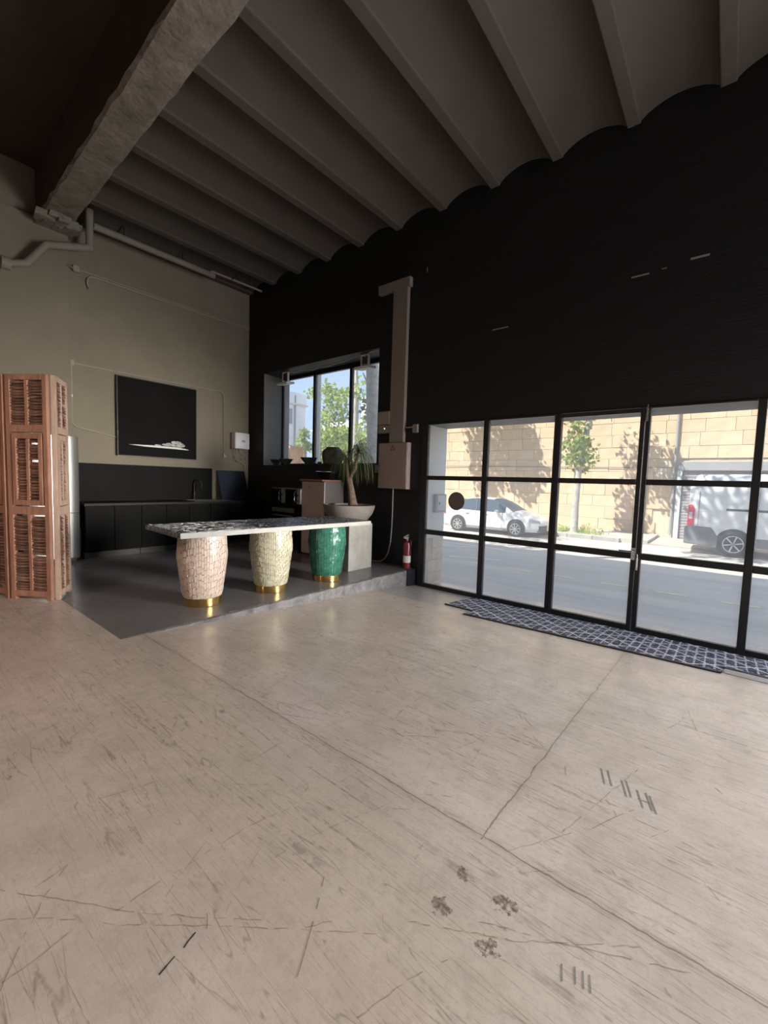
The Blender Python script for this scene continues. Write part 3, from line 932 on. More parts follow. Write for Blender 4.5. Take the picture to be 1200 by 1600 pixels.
# ================================================================== LOUVRED SHUTTER SCREEN
screen = thing('shutter_screen', 'folding screen of old salmon painted louvred shutters beside the platform', 'screen', (2.3, -3.95, FZ))
slat_me = MB().obox((0, 0, 0), (0.068, 0, 0), (0, 0.0165, 0.010), (0, -0.002, 0.0035)).mesh('slat', M_SLAT)
slat_w = MB().obox((0, 0, 0), (0.052, 0, 0), (0, 0.0165, 0.010), (0, -0.002, 0.0035)).mesh('slat', M_SLAT)
def shutter(a, b2, seed, mframe, label):
    a, b2 = Vector((*a, 0)), Vector((*b2, 0))
    d = (b2 - a)
    w = d.length
    d.normalize()
    nrm = Vector((d.y, -d.x, 0))
    M = Matrix(((d.x, -nrm.x, 0, a.x), (d.y, -nrm.y, 0, a.y), (0, 0, 1, FZ), (0, 0, 0, 1)))
    rs = random.Random(seed)
    H = 2.073
    f = MB()
    T = 0.019
    f.box(0, -T, 0.0, 0.045, T, H)
    f.box(w - 0.045, -T, 0.0, w, T, H)
    for z0, z1 in ((0.03, 0.085), (0.80, 0.875), (1.555, 1.62), (H - 0.05, H)):
        f.box(0.045, -T, z0, w - 0.045, T, z1)
    for z0, z1 in ((0.085, 0.80), (1.62, H - 0.05)):
        f.box(w / 2 - 0.016, -T * 0.9, z0, w / 2 + 0.016, T * 0.9, z1)
    me = f.mesh('shutter_panel', mframe, 0.003, seg=1)
    o = bpy.data.objects.new('shutter_panel', me)
    COL.objects.link(o)
    o.parent = screen
    o.matrix_parent_inverse = WORLD[screen.name].inverted()
    o.matrix_local = o.matrix_basis
    o.matrix_basis = M
    tag(o, label)
    # inset hatch
    g = MB()
    z0, z1, x0, x1 = 0.885, 1.545, 0.055, w - 0.055
    g.box(x0, -T - 0.004, z0, x0 + 0.04, T + 0.004, z1)
    g.box(x1 - 0.04, -T - 0.004, z0, x1, T + 0.004, z1)
    g.box(x0 + 0.04, -T - 0.004, z0, x1 - 0.04, T + 0.004, z0 + 0.05)
    g.box(x0 + 0.04, -T - 0.004, z1 - 0.05, x1 - 0.04, T + 0.004, z1)
    g.box(w / 2 - 0.014, -T, z0 + 0.05, w / 2 + 0.014, T, z1 - 0.05)
    ho = bpy.data.objects.new('hatch_frame', g.mesh('hatch_frame', mframe, 0.003, seg=1))
    COL.objects.link(ho)
    ho.parent = o
    for (za, zb, me_s, side, hw) in ((0.095, 0.795, slat_me, 0.045, 0.068), (0.94, 1.49, slat_w, 0.095, 0.052), (1.63, H - 0.055, slat_me, 0.045, 0.068)):
        z = za + 0.01
        while z < zb - 0.006:
            for cx0, cx1 in ((side, w / 2 - 0.015), (w / 2 + 0.015, w - side)):
                if rs.random() < 0.03:
                    continue
                s_ = bpy.data.objects.new('slat', me_s)
                COL.objects.link(s_)
                s_.parent = o
                s_.location = ((cx0 + cx1) / 2, rs.uniform(-.003, .003), z + rs.uniform(-.005, .005))
                s_.rotation_euler = (rs.uniform(0.1, 0.75), rs.uniform(-0.045, 0.045), rs.uniform(-0.03, 0.03))
                s_.scale = ((cx1 - cx0) / 2 / hw, 1, 1)
            z += 0.0265
    return o
M_WOODLIT = mat('peeling_paint_door_lit', (0.62, 0.45, 0.34), 0.75, col2=(0.44, 0.28, 0.20), vscale=13, bump=0.35, bscale=30, stretch=(1, 1, 0.25))  # lighter copy of the shutter paint, door light put into the colour
shutter((2.265, -3.985), (2.605, -3.757), 1, M_WOOD, 'front shutter leaf facing the hall')
shutter((2.625, -3.725), (2.305, -3.555), 2, M_WOODLIT, 'shutter leaf coloured as lit by the door, folded back behind the front one')
shutter((1.86, -4.10), (2.25, -4.00), 3, M_WOOD, 'shutter leaf at the near end of the screen')

# ================================================================== KITCHEN ALONG THE OLIVE WALL
fr = thing('fridge', 'tall stainless steel fridge behind the shutter screen', 'fridge', (0.42, -3.3, FZ))
MB().box(0.12, -3.60, FZ + 0.03, 0.60, -3.0, 1.98).build('body', M_DARKPL, fr, bevel=0.008)
def fridge_door(z0, z1):
    poly = []
    n = 12
    for k in range(n + 1):
        t = -1 + 2 * k / n
        poly.append((0.62 + 0.045 * (1 - abs(t) ** 6) , -3.3 + 0.3 * t))
    poly += [(0.605, -3.0), (0.605, -3.6)]
    return MB().prism(poly, 'z', z0, z1).build('door', M_STEEL, fr, smooth=True)
d1_ = fridge_door(FZ + 0.06, 0.955)
d2_ = fridge_door(0.965, 1.975)
for dd, z0, z1 in ((d1_, 0.62, 0.92), (d2_, 1.0, 1.45)):
    MB().tube([(0.665, -3.55, z0), (0.695, -3.55, z0 + 0.02), (0.695, -3.55, z1 - 0.02), (0.665, -3.55, z1)], 0.009, 8).build('handle', M_CHROME, dd, smooth=True)
MB().box(0.16, -3.57, FZ, 0.58, -3.03, FZ + 0.03).build('feet', M_DARKPL, fr)

YC0, YC1 = -2.93, -0.02
nunit = 4
uw = (YC1 - YC0) / nunit
for k in range(nunit):
    y0 = YC0 + uw * k
    nm = ('next to the fridge', 'second along from the fridge', 'third along from the fridge', 'in the dark corner under the leaning navy panel')[k]
    cb = thing('base_cabinet', 'matt black kitchen base cabinet ' + nm, 'cabinet', (0.3, y0 + uw / 2, FZ), 0, 'black kitchen base cabinets')
    MB().box(0.006, y0 + 0.001, FZ + 0.09, 0.565, y0 + uw - 0.001, 1.04).build('body', M_BLACK, cb)
    MB().box(0.02, y0 + 0.004, FZ, 0.52, y0 + uw - 0.004, FZ + 0.09).build('plinth', M_DARKPL, cb)
    for q in (0, 1):
        dr_ = MB().box(0.567, y0 + 0.003 + q * uw / 2, FZ + 0.095, 0.587, y0 + uw / 2 - 0.003 + q * uw / 2, 1.035).build('door', M_BLACK, cb, bevel=0.002, seg=1)
        MB().box(0.586, y0 + uw / 4 + q * uw / 2 - 0.02, 0.985, 0.594, y0 + uw / 4 + q * uw / 2 + 0.02, 1.034).build('pull', M_BLACK, dr_)
    if k == 0:
        MB().box(0.40, y0 - 0.012, FZ + 0.1, 0.425, y0 - 0.001, 0.72).build('side_strip', M_STEEL, cb)
wt = MB().box(0.004, YC0 - 0.01, 1.042, 0.60, -0.005, 1.08).build('worktop', M_BLACKTOP, bevel=0.003)
tag(wt, 'continuous black worktop running along the olive wall to the corner', 'worktop')
sk = thing('sink', 'steel sink let into the black worktop below the black tap', 'sink', (0.32, -1.0, 1.08))
s = MB()
s.box(0.10, -1.36, 1.0805, 0.54, -1.32, 1.087); s.box(0.10, -0.68, 1.0805, 0.54, -0.64, 1.087)
s.box(0.10, -1.32, 1.0805, 0.14, -0.68, 1.087); s.box(0.50, -1.32, 1.0805, 0.54, -0.68, 1.087)
s.build('rim', M_STEEL, sk, bevel=0.002, seg=1)
MB().box(0.14, -1.32, 1.0805, 0.50, -0.98, 1.0825).build('basin', M_STEEL, sk)
MB().box(0.14, -0.97, 1.0805, 0.50, -0.68, 1.085).build('drainer', M_STEEL, sk)
tp = thing('tap', 'black swan neck tap standing behind the steel sink', 'tap', (0.062, -1.13, 1.08))
MB().lathe([(0.028, 1.0805), (0.028, 1.10), (0.018, 1.115), (0.018, 1.22)], 14, (0.062, -1.13, 0)).build('base', M_FRAME, tp, smooth=True)
MB().tube([(0.062, -1.13, 1.20), (0.062, -1.13, 1.36)] + [(0.062 + 0.07 - 0.07 * math.cos(a), -1.13 + 0.02 * a, 1.36 + 0.075 * math.sin(a)) for a in [PI * k / 8 for k in range(1, 9)]] + [(0.202, -1.067, 1.31)], 0.012, 8).build('spout', M_FRAME, tp, smooth=True)
MB().tube([(0.062, -1.13, 1.15), (0.075, -1.19, 1.17)], 0.008, 6).build('lever', M_FRAME, tp)
sp_ = MB().box(0.001, -2.84, 1.081, 0.018, -0.765, 1.648).build('splashback', M_SPLASH, bevel=0.002, seg=1)
tag(sp_, 'wide matt black splashback panel on the olive wall above the worktop', 'panel')
nb = MB()
nb.obox((0.12, -0.40, 1.352), (0, 0.285, 0), (0.009, 0, 0.003), (-0.09, 0, 0.268))
nbo = nb.build('leaning_board', M_NAVY)
tag(nbo, 'navy blue board leaning on the wall in the worktop corner', 'board')

# painting
pt = thing('painting', 'large square black painting with a white streak on the olive wall', 'painting', (0.03, -1.71, 2.40))
PY0, PY1, PZ0, PZ1 = -2.340, -1.086, 1.787, 3.014
MB().box(0.030, PY0 + 0.008, PZ0 + 0.008, 0.055, PY1 - 0.008, PZ1 - 0.008).build('canvas', M_CANVAS, pt)
f = MB()
f.box(0.028, PY0, PZ0, 0.066, PY0 + 0.012, PZ1); f.box(0.028, PY1 - 0.012, PZ0, 0.066, PY1, PZ1)
f.box(0.028, PY0 + 0.012, PZ0, 0.066, PY1 - 0.012, PZ0 + 0.012); f.box(0.028, PY0 + 0.012, PZ1 - 0.012, 0.066, PY1 - 0.012, PZ1)
f.build('frame', M_FRAME, pt)
a = MB()
a.prism([(-2.18, 1.970), (-1.95, 1.955), (-1.23, 1.946), (-1.22, 1.951), (-1.28, 1.965), (-1.45, 1.985), (-1.80, 1.983), (-2.05, 1.977)], 'x', 0.0552, 0.0565)
a.build('white_streak', M_ARTWW, pt)
a = MB()
rs = random.Random(9)
for (cy, cz, w_, h_) in ((-1.47, 2.055, .06, .035), (-1.40, 2.05, .05, .045), (-1.35, 2.035, .05, .03), (-1.56, 2.02, .06, .03), (-1.62, 2.01, .06, .02), (-1.48, 2.01, .08, .022), (-1.38, 2.0, .08, .02), (-1.31, 2.015, .03, .025), (-1.74, 1.995, .06, .012)):
    poly = [(cy + w_ * math.cos(t) * rs.uniform(.75, 1.1), cz + h_ * math.sin(t) * rs.uniform(.7, 1.1)) for t in [2 * PI * k / 9 for k in range(9)]]
    a.prism(poly, 'x', 0.0552, 0.0565 + rs.uniform(0.0002, 0.001))
a.build('crumpled_form', M_ARTW, pt)

# paper towel dispenser and its loose wires
dp = thing('towel_dispenser', 'white paper towel dispenser high on the wall beside the corner', 'dispenser', (0.12, -0.25, 2.05))
poly = []
for k in range(13):
    t = k / 12
    poly.append((0.17 + 0.03 * math.sin(PI * t), -0.395 + 0.31 * t))
poly += [(0.02, -0.085), (0.02, -0.395)]
MB().prism(poly, 'z', 2.045, 2.345).build('cover', M_PLASTICW, dp, bevel=0.012, smooth=True)
MB().box(0.0, -0.40, 2.04, 0.06, -0.08, 2.35).build('back_plate', M_TRUNK, dp, bevel=0.006)
MB().box(0.199, -0.27, 2.17, 0.2015, -0.20, 2.21).build('badge', M_GREYMETAL, dp)
wr = MB()
rs = random.Random(14)
def loose(pts, r=0.006):
    wr.tube(pts, r, 6)
loose([(0.04, -0.33, 2.04), (0.05, -0.34, 1.95), (0.06, -0.27, 1.82), (0.05, -0.20, 1.80), (0.05, -0.10, 1.72), (0.04, -0.08, 1.625)])
loose([(0.04, -0.28, 2.04), (0.05, -0.30, 1.93), (0.06, -0.24, 1.86), (0.05, -0.17, 1.90), (0.05, -0.14, 1.84), (0.05, -0.24, 1.79), (0.05, -0.32, 1.83), (0.05, -0.30, 1.90)])
loose([(0.04, -0.22, 2.04), (0.05, -0.20, 1.96), (0.06, -0.10, 1.92), (0.06, -0.07, 1.86), (0.05, -0.13, 1.82), (0.05, -0.19, 1.86), (0.05, -0.12, 1.92)], 0.007)
wo_ = wr.build('loose_wires', M_CABLE)
tag(wo_, 'tangle of loose grey wires hanging below the white towel dispenser', 'wires')

# pipes and conduits on the olive wall and ceiling
dpipe = MB()
dpipe.tube([(0.35, -2.74, 5.11), (0.35, -2.745, 4.60)], 0.047, 14)
dpipe.tube([(0.35, -2.72, 4.615), (0.35, -3.23, 4.44), (0.33, -3.43, 4.13), (0.33, -3.60, 4.065)], 0.047, 14)
dpipe.lathe([(0.055, -0.04), (0.075, -0.04), (0.075, 0.05), (0.055, 0.05)], 14, (0.33, -3.64, 4.055), 'y')
o = dpipe.build('drain_pipe', M_PIPE, smooth=True)
tag(o, 'thick painted drain pipe with elbows dropping below the beam end', 'pipe')
hp = thing('ceiling_pipe', 'long horizontal painted pipe under the ceiling along the olive wall', 'pipe', (0.38, -1.8, 4.93))
MB().tube([(0.36, -2.70, 4.915), (0.36, -0.92, 4.925)], 0.046, 14).build('tube', M_PIPE, hp, smooth=True)
for y in (-2.3, -1.45):
    MB().box(0.345, y - 0.012, 4.95, 0.375, y + 0.012, 5.09).build('hanger', M_DARKPL, hp)
tp_ = thing('thin_ceiling_pipe', 'thin grey pipe with hooks near the ceiling corner', 'pipe', (0.4, -0.6, 4.97))
MB().tube([(0.40, -1.0, 4.90), (0.40, -1.0, 4.955), (0.40, -0.97, 4.965), (0.40, -0.15, 4.985), (0.40, -0.001, 4.985)], 0.018, 8).build('tube', M_CONDUIT, tp_, smooth=True)
for y, dx in ((-0.62, 0.14), (-0.25, -0.14)):
    MB().tube([(0.40, y, 4.965), (0.40 + dx, y, 4.985), (0.40 + dx * 1.4, y, 5.02)], 0.010, 6).build('hook', M_FRAME, tp_)
uc = thing('upper_conduit', 'pair of thin conduits running high along the olive wall', 'conduit', (0.03, -1.4, 4.36))
MB().tube([(0.03, -2.80, 4.385), (0.03, -0.015, 4.385)], 0.010, 8).build('tube', M_CONDUIT, uc, smooth=True)
MB().tube([(0.03, -2.67, 4.17), (0.03, -2.69, 4.25), (0.03, -2.68, 4.31), (0.03, -2.64, 4.345), (0.03, -2.56, 4.355), (0.03, -0.02, 4.355)], 0.013, 8).build('tube', M_CONDUIT, uc, smooth=True)
MB().box(0.002, -2.86, 4.345, 0.045, -2.78, 4.43).build('junction_box', M_CONDUIT, uc, bevel=0.004)
MB().tube([(0.12, -2.94, 4.37), (0.06, -2.90, 4.38), (0.03, -2.86, 4.385)], 0.016, 8).build('bend', M_PIPE, uc, smooth=True)
lc_ = thing('lower_conduit', 'thin surface conduit looping round the black painting', 'conduit', (0.02, -2.9, 2.6))
MB().tube([(0.014, -2.90, 3.06), (0.014, -2.905, 2.29)] + [(0.014, -2.905 + 0.11 - 0.11 * math.cos(t), 2.25 - 0.10 * math.sin(t)) for t in [PI / 2 * k / 6 for k in range(7)]] + [(0.014, -2.34, 2.065)], 0.010, 8).build('tube', M_CONDUIT, lc_, smooth=True)
MB().tube([(0.014, -2.87, 3.065), (0.014, -0.70, 3.072)] + [(0.014, -0.63 + 0.09 * math.sin(t), 2.982 + 0.09 * math.cos(t)) for t in [PI / 2 * k / 6 for k in range(7)]] + [(0.014, -0.54, 1.655)], 0.010, 8).build('tube', M_CONDUIT, lc_, smooth=True)
MB().box(0.002, -2.922, 3.03, 0.03, -2.865, 3.11).build('junction_box', M_CONDUIT, lc_, bevel=0.004)
MB().box(0.002, -2.92, 2.585, 0.026, -2.892, 2.62).build('clip', M_LABELW, lc_)
sw = MB()
sw.box(0.0, -0.535, 1.885, 0.03, -0.525, 1.945); sw.box(0.0, -0.505, 1.885, 0.03, -0.495, 1.945); sw.box(0.0, -0.535, 1.875, 0.03, -0.495, 1.89)
o = sw.build('conduit_clip', M_LABELW)
tag(o, 'small white U shaped clip beside the conduit above the navy board', 'clip')

# ================================================================== ITEMS AT THE STREET WALL
oc = thing('oven_cabinet', 'black low cabinet with built in oven below the window', 'cabinet', (1.8, -0.25, FZ))
MB().box(1.36, -0.48, FZ + 0.06, 2.14, -0.01, 1.085).build('body', M_BLACK, oc, bevel=0.003)
MB().box(1.40, -0.44, FZ, 2.10, -0.05, FZ + 0.06).build('plinth', M_DARKPL, oc)
ov = MB().box(1.48, -0.496, 0.46, 2.06, -0.48, 1.03).build('oven_front', M_BLACK, oc, bevel=0.003)
MB().box(1.485, -0.503, 0.955, 2.055, -0.495, 1.025).build('control_strip', M_STEEL, ov)
MB().tube([(1.53, -0.496, 0.90), (1.53, -0.525, 0.90), (2.01, -0.525, 0.90), (2.01, -0.496, 0.90)], 0.009, 8).build('handle', M_STEEL, ov)
def microwave(x0, label):
    t = thing('microwave', label, 'microwave', (x0 + 0.19, -0.26, 1.087), 0, 'microwaves below the window')
    MB().box(x0, -0.45, 1.093, x0 + 0.385, -0.08, 1.345).build('body', M_STEEL, t, bevel=0.006)
    d_ = MB().box(x0 + 0.012, -0.463, 1.10, x0 + 0.29, -0.45, 1.335).build('door', M_BLACK, t, bevel=0.003)
    MB().tube([(x0 + 0.272, -0.462, 1.13), (x0 + 0.272, -0.488, 1.16), (x0 + 0.272, -0.488, 1.28), (x0 + 0.272, -0.462, 1.31)], 0.008, 8).build('handle', M_CHROME, d_, smooth=True)
    MB().box(x0 + 0.297, -0.458, 1.10, x0 + 0.378, -0.45, 1.335).build('control_panel', M_GREYPL, t)
    k_ = MB()
    for z in (1.16, 1.24):
        k_.lathe([(0.018, -0.475), (0.018, -0.458)], 12, (x0 + 0.337, 0, z), 'y')
    k_.build('knobs', M_CHROME, t)
    MB().box(x0 + 0.03, -0.43, 1.0855, x0 + 0.36, -0.1, 1.093).build('feet', M_DARKPL, t)
microwave(1.375, 'black and steel microwave nearer the olive wall on the low cabinet')
microwave(1.772, 'black and steel microwave beside the pinkish white cabinet')

cw = thing('tall_cabinet', 'tall pinkish white cabinet under the window behind the planter', 'cabinet', (2.42, -0.22, FZ))
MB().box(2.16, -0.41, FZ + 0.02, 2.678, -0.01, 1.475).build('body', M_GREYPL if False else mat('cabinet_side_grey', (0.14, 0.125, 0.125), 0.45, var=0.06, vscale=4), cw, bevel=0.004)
dr_ = MB().box(2.16, -0.43, FZ + 0.035, 2.678, -0.411, 1.47).build('door', M_CABW, cw, bevel=0.004)
MB().box(2.30, -0.433, 1.385, 2.37, -0.429, 1.395).build('badge', M_TRAY, dr_)
MB().box(2.18, -0.40, FZ, 2.66, -0.03, FZ + 0.02).build('feet', M_DARKPL, cw)
tb = MB().box(2.13, -0.46, 1.477, 2.66, -0.03, 1.505).build('serving_board', M_TRAY, bevel=0.006)
tag(tb, 'reddish wooden board lying on the tall white cabinet', 'board')
bw = thing('dark_bowl', 'dark conical bowl with bright rim on the red board', 'bowl', (2.5, -0.24, 1.505))
MB().lathe([(0.05, 0.001), (0.06, 0.004), (0.165, 0.12), (0.160, 0.122), (0.052, 0.012), (0.0, 0.010)], 28).build('body', M_BLACK, bw, smooth=True, local=True)
MB().lathe([(0.157, 0.119), (0.168, 0.119), (0.169, 0.124), (0.163, 0.127), (0.157, 0.124)], 28, cap=False).build('rim', M_CHROME, bw, smooth=True, local=True)

def sill_bowl(x, r, h, label):
    t = MB().lathe([(r * 0.38, 0.001), (r * 0.40, 0.012), (r * 0.72, h * 0.55), (r, h), (r * 0.95, h), (r * 0.66, h * 0.58), (r * 0.3, 0.02), (0.0, 0.018)], 28).build('bowl', M_CERAM, smooth=True)
    t.location = (x, 0.075, 1.75)
    return tag(t, label, 'bowl', 'dark bowls on the window sill')
sill_bowl(0.80, 0.115, 0.105, 'dark bowl on the sill nearest the olive wall')
sill_bowl(1.10, 0.13, 0.115, 'dark bowl on the sill, middle of the three in a row')
sill_bowl(1.73, 0.15, 0.13, 'wider dark bowl on the sill next to the round jar')
o = MB().lathe([(0.03, 0.0), (0.035, 0.05), (0.02, 0.06), (0.0, 0.062)], 14).build('small_pot', M_CERAM, smooth=True)
o.location = (2.02, 0.06, 1.75)
tag(o, 'tiny dark pot on the sill touching the round jar', 'pot')
jar = MB().lathe([(0.12, 0.001), (0.155, 0.03), (0.178, 0.12), (0.180, 0.19), (0.165, 0.24), (0.125, 0.275), (0.112, 0.285), (0.118, 0.297), (0.105, 0.297), (0.100, 0.27), (0.0, 0.25)], 36).build('stoneware_jar', M_JAR, smooth=True)
jar.location = (2.26, 0.135, 1.75)
tag(jar, 'round grey stoneware jar on the window sill', 'jar')

# floodlights under the window head
def floodlight(x, label, cable=None):
    t = thing('floodlight', label, 'lamp', (x, 0.14, 3.46), 0, 'floodlights under the window head')
    br = MB()
    for dx in (-0.075, 0.075):
        br.box(dx - 0.006, -0.02, -0.19, dx + 0.006, 0.02, -0.001)
    br.box(-0.081, -0.02, -0.012, 0.081, 0.02, -0.001)
    br.box(-0.081, -0.02, -0.19, 0.081, 0.02, -0.178)
    br.build('bracket', M_PLASTICW, t, local=True)
    MB().obox((0.02, -0.02, -0.215), (0.15, 0, 0), (0, 0.09, 0.012), (0, -0.003, 0.018)).build('lamp_head', M_PLASTICW, t, bevel=0.006, local=True)
    MB().box(-0.05, -0.015, -0.15, 0.05, 0.03, -0.03).build('driver_box', M_DARKPL, t, local=True)
    return t
floodlight(0.97, 'white floodlight on a square bracket at the olive wall end of the window')
floodlight(2.93, 'white floodlight under the window head nearest the fuse box')
cb_ = MB()
pts = [(1.05 + 1.8 * k / 12, 0.06, 3.43 - 0.06 * math.sin(PI * k / 12) + 0.01 * math.sin(k * 2.3)) for k in range(13)]
cb_.tube(pts, 0.009, 6)
cb_.tube([(2.98, 0.06, 3.40), (3.1, 0.05, 3.44), (3.31, 0.05, 3.445)], 0.010, 6)
tag(cb_.build('lamp_cable', M_CABLE), 'pale cable slung between the two floodlights under the window head', 'cable')

# electrics on the black wall
tr_ = thing('cable_trunking', 'tall cream cable trunking rising above the fuse box', 'trunking', (3.74, -0.03, 3.1))
MB().box(3.615, -0.065, 2.06, 3.862, -0.003, 4.163).build('upright', M_TRUNK, tr_, bevel=0.004)
MB().box(3.345, -0.075, 4.165, 3.90, -0.003, 4.29).build('head_box', M_TRUNK, tr_, bevel=0.004)
fb = thing('fuse_box', 'cream wall fuse box with a warning triangle', 'fuse box', (3.71, -0.05, 1.405))
MB().box(3.455, -0.085, 1.405, 3.965, 0.0, 2.055).build('body', M_WHITEPAINT, fb, bevel=0.004)
dr_ = MB().box(3.46, -0.10, 1.41, 3.96, -0.086, 2.05).build('door', M_WHITEPAINT, fb, bevel=0.003)
tri = MB()
cx, cz, R1, R2 = 3.715, 1.975, 0.052, 0.034
for k in range(3):
    a0, a1 = PI / 2 + 2 * PI * k / 3, PI / 2 + 2 * PI * (k + 1) / 3
    q = [(cx + R * math.cos(a_), -0.1008, cz + R * math.sin(a_)) for R, a_ in ((R1, a0), (R1, a1), (R2, a1), (R2, a0))]
    tri.face(*q)
tri.prism([(cx + 0.004, cz + 0.026), (cx - 0.010, cz + 0.002), (cx - 0.001, cz + 0.002), (cx - 0.005, cz - 0.013), (cx + 0.010, cz + 0.008), (cx + 0.001, cz + 0.008)], 'y', -0.1015, -0.1005)
tri.build('warning_triangle', M_SIGN, dr_)
MB().lathe([(0.008, -0.108), (0.008, -0.1)], 10, (3.475, 0, 1.73), 'y').build('lock', M_DARKPL, dr_)
hi = MB()
for z in (1.52, 1.93):
    hi.box(3.965, -0.09, z, 3.972, -0.05, z + 0.05)
hi.build('hinges', M_GREYMETAL, fb)
ub = thing('alarm_unit', 'grey beige control box left of the trunking above a lit one', 'box', (3.5, -0.04, 2.31))
MB().box(3.40, -0.07, 2.318, 3.612, 0.0, 2.51).build('body', M_TRUNK, ub, bevel=0.004)
MB().box(3.405, -0.073, 2.33, 3.608, -0.069, 2.50).build('cover', mat('grey_beige_cover', (0.33, 0.28, 0.255), 0.5), ub)
lb = thing('indicator_box', 'small cream box with a green light left of the trunking', 'box', (3.5, -0.04, 2.20))
MB().box(3.395, -0.06, 2.20, 3.612, 0.0, 2.312).build('body', M_TRUNK, lb, bevel=0.004)
MB().lathe([(0.009, -0.064), (0.009, -0.06)], 12, (3.52, 0, 2.265), 'y').build('indicator', M_LED, lb)
jb = thing('junction_box', 'small cream junction box between the trunking and the glazed front', 'box', (4.05, -0.03, 2.19))
MB().box(4.005, -0.05, 2.185, 4.085, 0.0, 2.30).build('body', M_TRUNK, jb, bevel=0.006)
MB().tube([(3.863, -0.025, 2.265), (4.006, -0.025, 2.265)], 0.010, 8).build('tube', M_CABLE, jb)
sb = thing('wall_socket', 'small cream wall socket beside the fuse box below the sill', 'socket', (3.40, -0.03, 1.64))
MB().box(3.345, -0.045, 1.655, 3.43, 0.0, 1.745).build('body', M_TRUNK, sb, bevel=0.005)
MB().box(3.335, -0.035, 1.63, 3.44, 0.0, 1.650).build('ledge', M_TRUNK, sb, bevel=0.003)
cbl = MB().tube([(3.68, -0.02, 1.404), (3.682, -0.02, 1.15), (3.678, -0.02, 0.85), (3.665, -0.025, 0.62), (3.63, -0.03, 0.46), (3.57, -0.03, 0.37), (3.50, -0.03, 0.325), (3.42, -0.03, 0.312), (3.34, -0.03, 0.310)], 0.009, 8).build('power_cable', M_CABLE, smooth=True)
tag(cbl, 'grey power cable hanging from the fuse box down to the platform', 'cable')

ex = thing('fire_extinguisher', 'red fire extinguisher standing against the black wall by the glazed front', 'extinguisher', (4.012, -0.085, FZ))
MB().lathe([(0.045, 0.001), (0.053, 0.01), (0.053, 0.33), (0.045, 0.365), (0.02, 0.385), (0.018, 0.40)], 20).build('cylinder', M_RED, ex, smooth=True, local=True)
MB().lathe([(0.054, 0.09), (0.0545, 0.09), (0.0545, 0.185), (0.054, 0.185)], 20, cap=False).build('label', M_LABELW, ex, smooth=True, local=True)
hd = MB()
hd.lathe([(0.02, 0.40), (0.02, 0.425)], 12)
hd.obox((0.0, -0.03, 0.437), (0.012, 0, 0), (0, 0.05, 0.004), (0, 0, 0.006))
hd.obox((0.0, -0.03, 0.46), (0.010, 0, 0), (0, 0.05, 0.012), (0, 0, 0.005))
hd.build('valve_head', M_GREYMETAL, ex, local=True)
MB().tube([(0.02, 0, 0.415), (0.06, 0, 0.40), (0.068, 0, 0.33), (0.066, 0, 0.20)], 0.008, 8).build('hose', M_RUBBER, ex, smooth=True, local=True)

# ================================================================== PLANTER
pl = MB().box(3.02, -0.84, FZ, 3.612, -0.375, 0.918).build('plinth', M_CONC, bevel=0.005)
tag(pl, 'square concrete plinth carrying the planter at the table end', 'plinth')
bo_ = thing('planter_bowl', 'wide shallow stone planter bowl on the concrete plinth', 'planter', (3.37, -0.60, 0.92))
MB().lathe([(0.17, 0.001), (0.20, 0.006), (0.27, 0.06), (0.325, 0.13), (0.352, 0.205), (0.360, 0.250), (0.345, 0.252), (0.330, 0.215), (0.0, 0.205)], 44).build('bowl', M_BOWLC, bo_, smooth=True, local=True)
so = MB()
rs = random.Random(8)
so.lathe([(0.327, 0.2155), (0.32, 0.222), (0.20, 0.232), (0.0, 0.236)], 30)
so.build('soil', M_SOIL, bo_, local=True)
pp = thing('ponytail_palm', 'ponytail palm with drooping strap leaves in the stone bowl', 'plant', (3.42, -0.60, 1.15))
MB().tube([(0.02, 0, 0.014), (0.015, 0, 0.06), (-0.02, 0, 0.22), (-0.07, 0, 0.40), (-0.11, 0.0, 0.54), (-0.15, 0, 0.66)], [0.072, 0.058, 0.046, 0.038, 0.034, 0.03], 14).build('trunk', M_PALMTRUNK, pp, smooth=True, local=True)
MB().tube([(-0.06, 0, 0.38), (0.02, 0.02, 0.52), (0.08, 0.0, 0.66), (0.10, 0.0, 0.74)], [0.03, 0.026, 0.022, 0.02], 10).build('side_stem', M_PALMTRUNK, pp, smooth=True, local=True)
lv = MB()
rs = random.Random(31)
def strap(c, az, el, L, droop, w):
    d = Vector((math.cos(az) * math.cos(el), math.sin(az) * math.cos(el), math.sin(el)))
    p = Vector(c)
    side = Vector((-math.sin(az), math.cos(az), 0))
    n = 9
    prev = None
    for i in range(n + 1):
        t = i / n
        ww = w * (1 - t) ** 0.6 * (0.6 + 0.4 * min(1, t * 6))
        cur = (p - side * ww, p + side * ww)
        if prev:
            lv.face(prev[0], prev[1], cur[1], cur[0])
        prev = cur
        p = p + d * (L / n)
        d = (d + Vector((0, 0, -droop / n))).normalized()
for c, cnt, ez, L in (((-0.15, 0, 0.66), 78, 0.2, 0.46), ((0.10, 0.0, 0.74), 105, 0.5, 0.56), ((0.05, 0.05, 0.60), 24, 0.0, 0.38)):
    for k in range(cnt):
        el = rs.uniform(-0.3, 1.35) if ez else rs.uniform(-0.6, 0.7)
        strap(c, rs.uniform(0, 2 * PI), el, L * rs.uniform(0.7, 1.15), rs.uniform(3.0, 7.0), rs.uniform(0.003, 0.006))
stuff(lv.build('strap_leaves', M_PALM, pp, local=True))

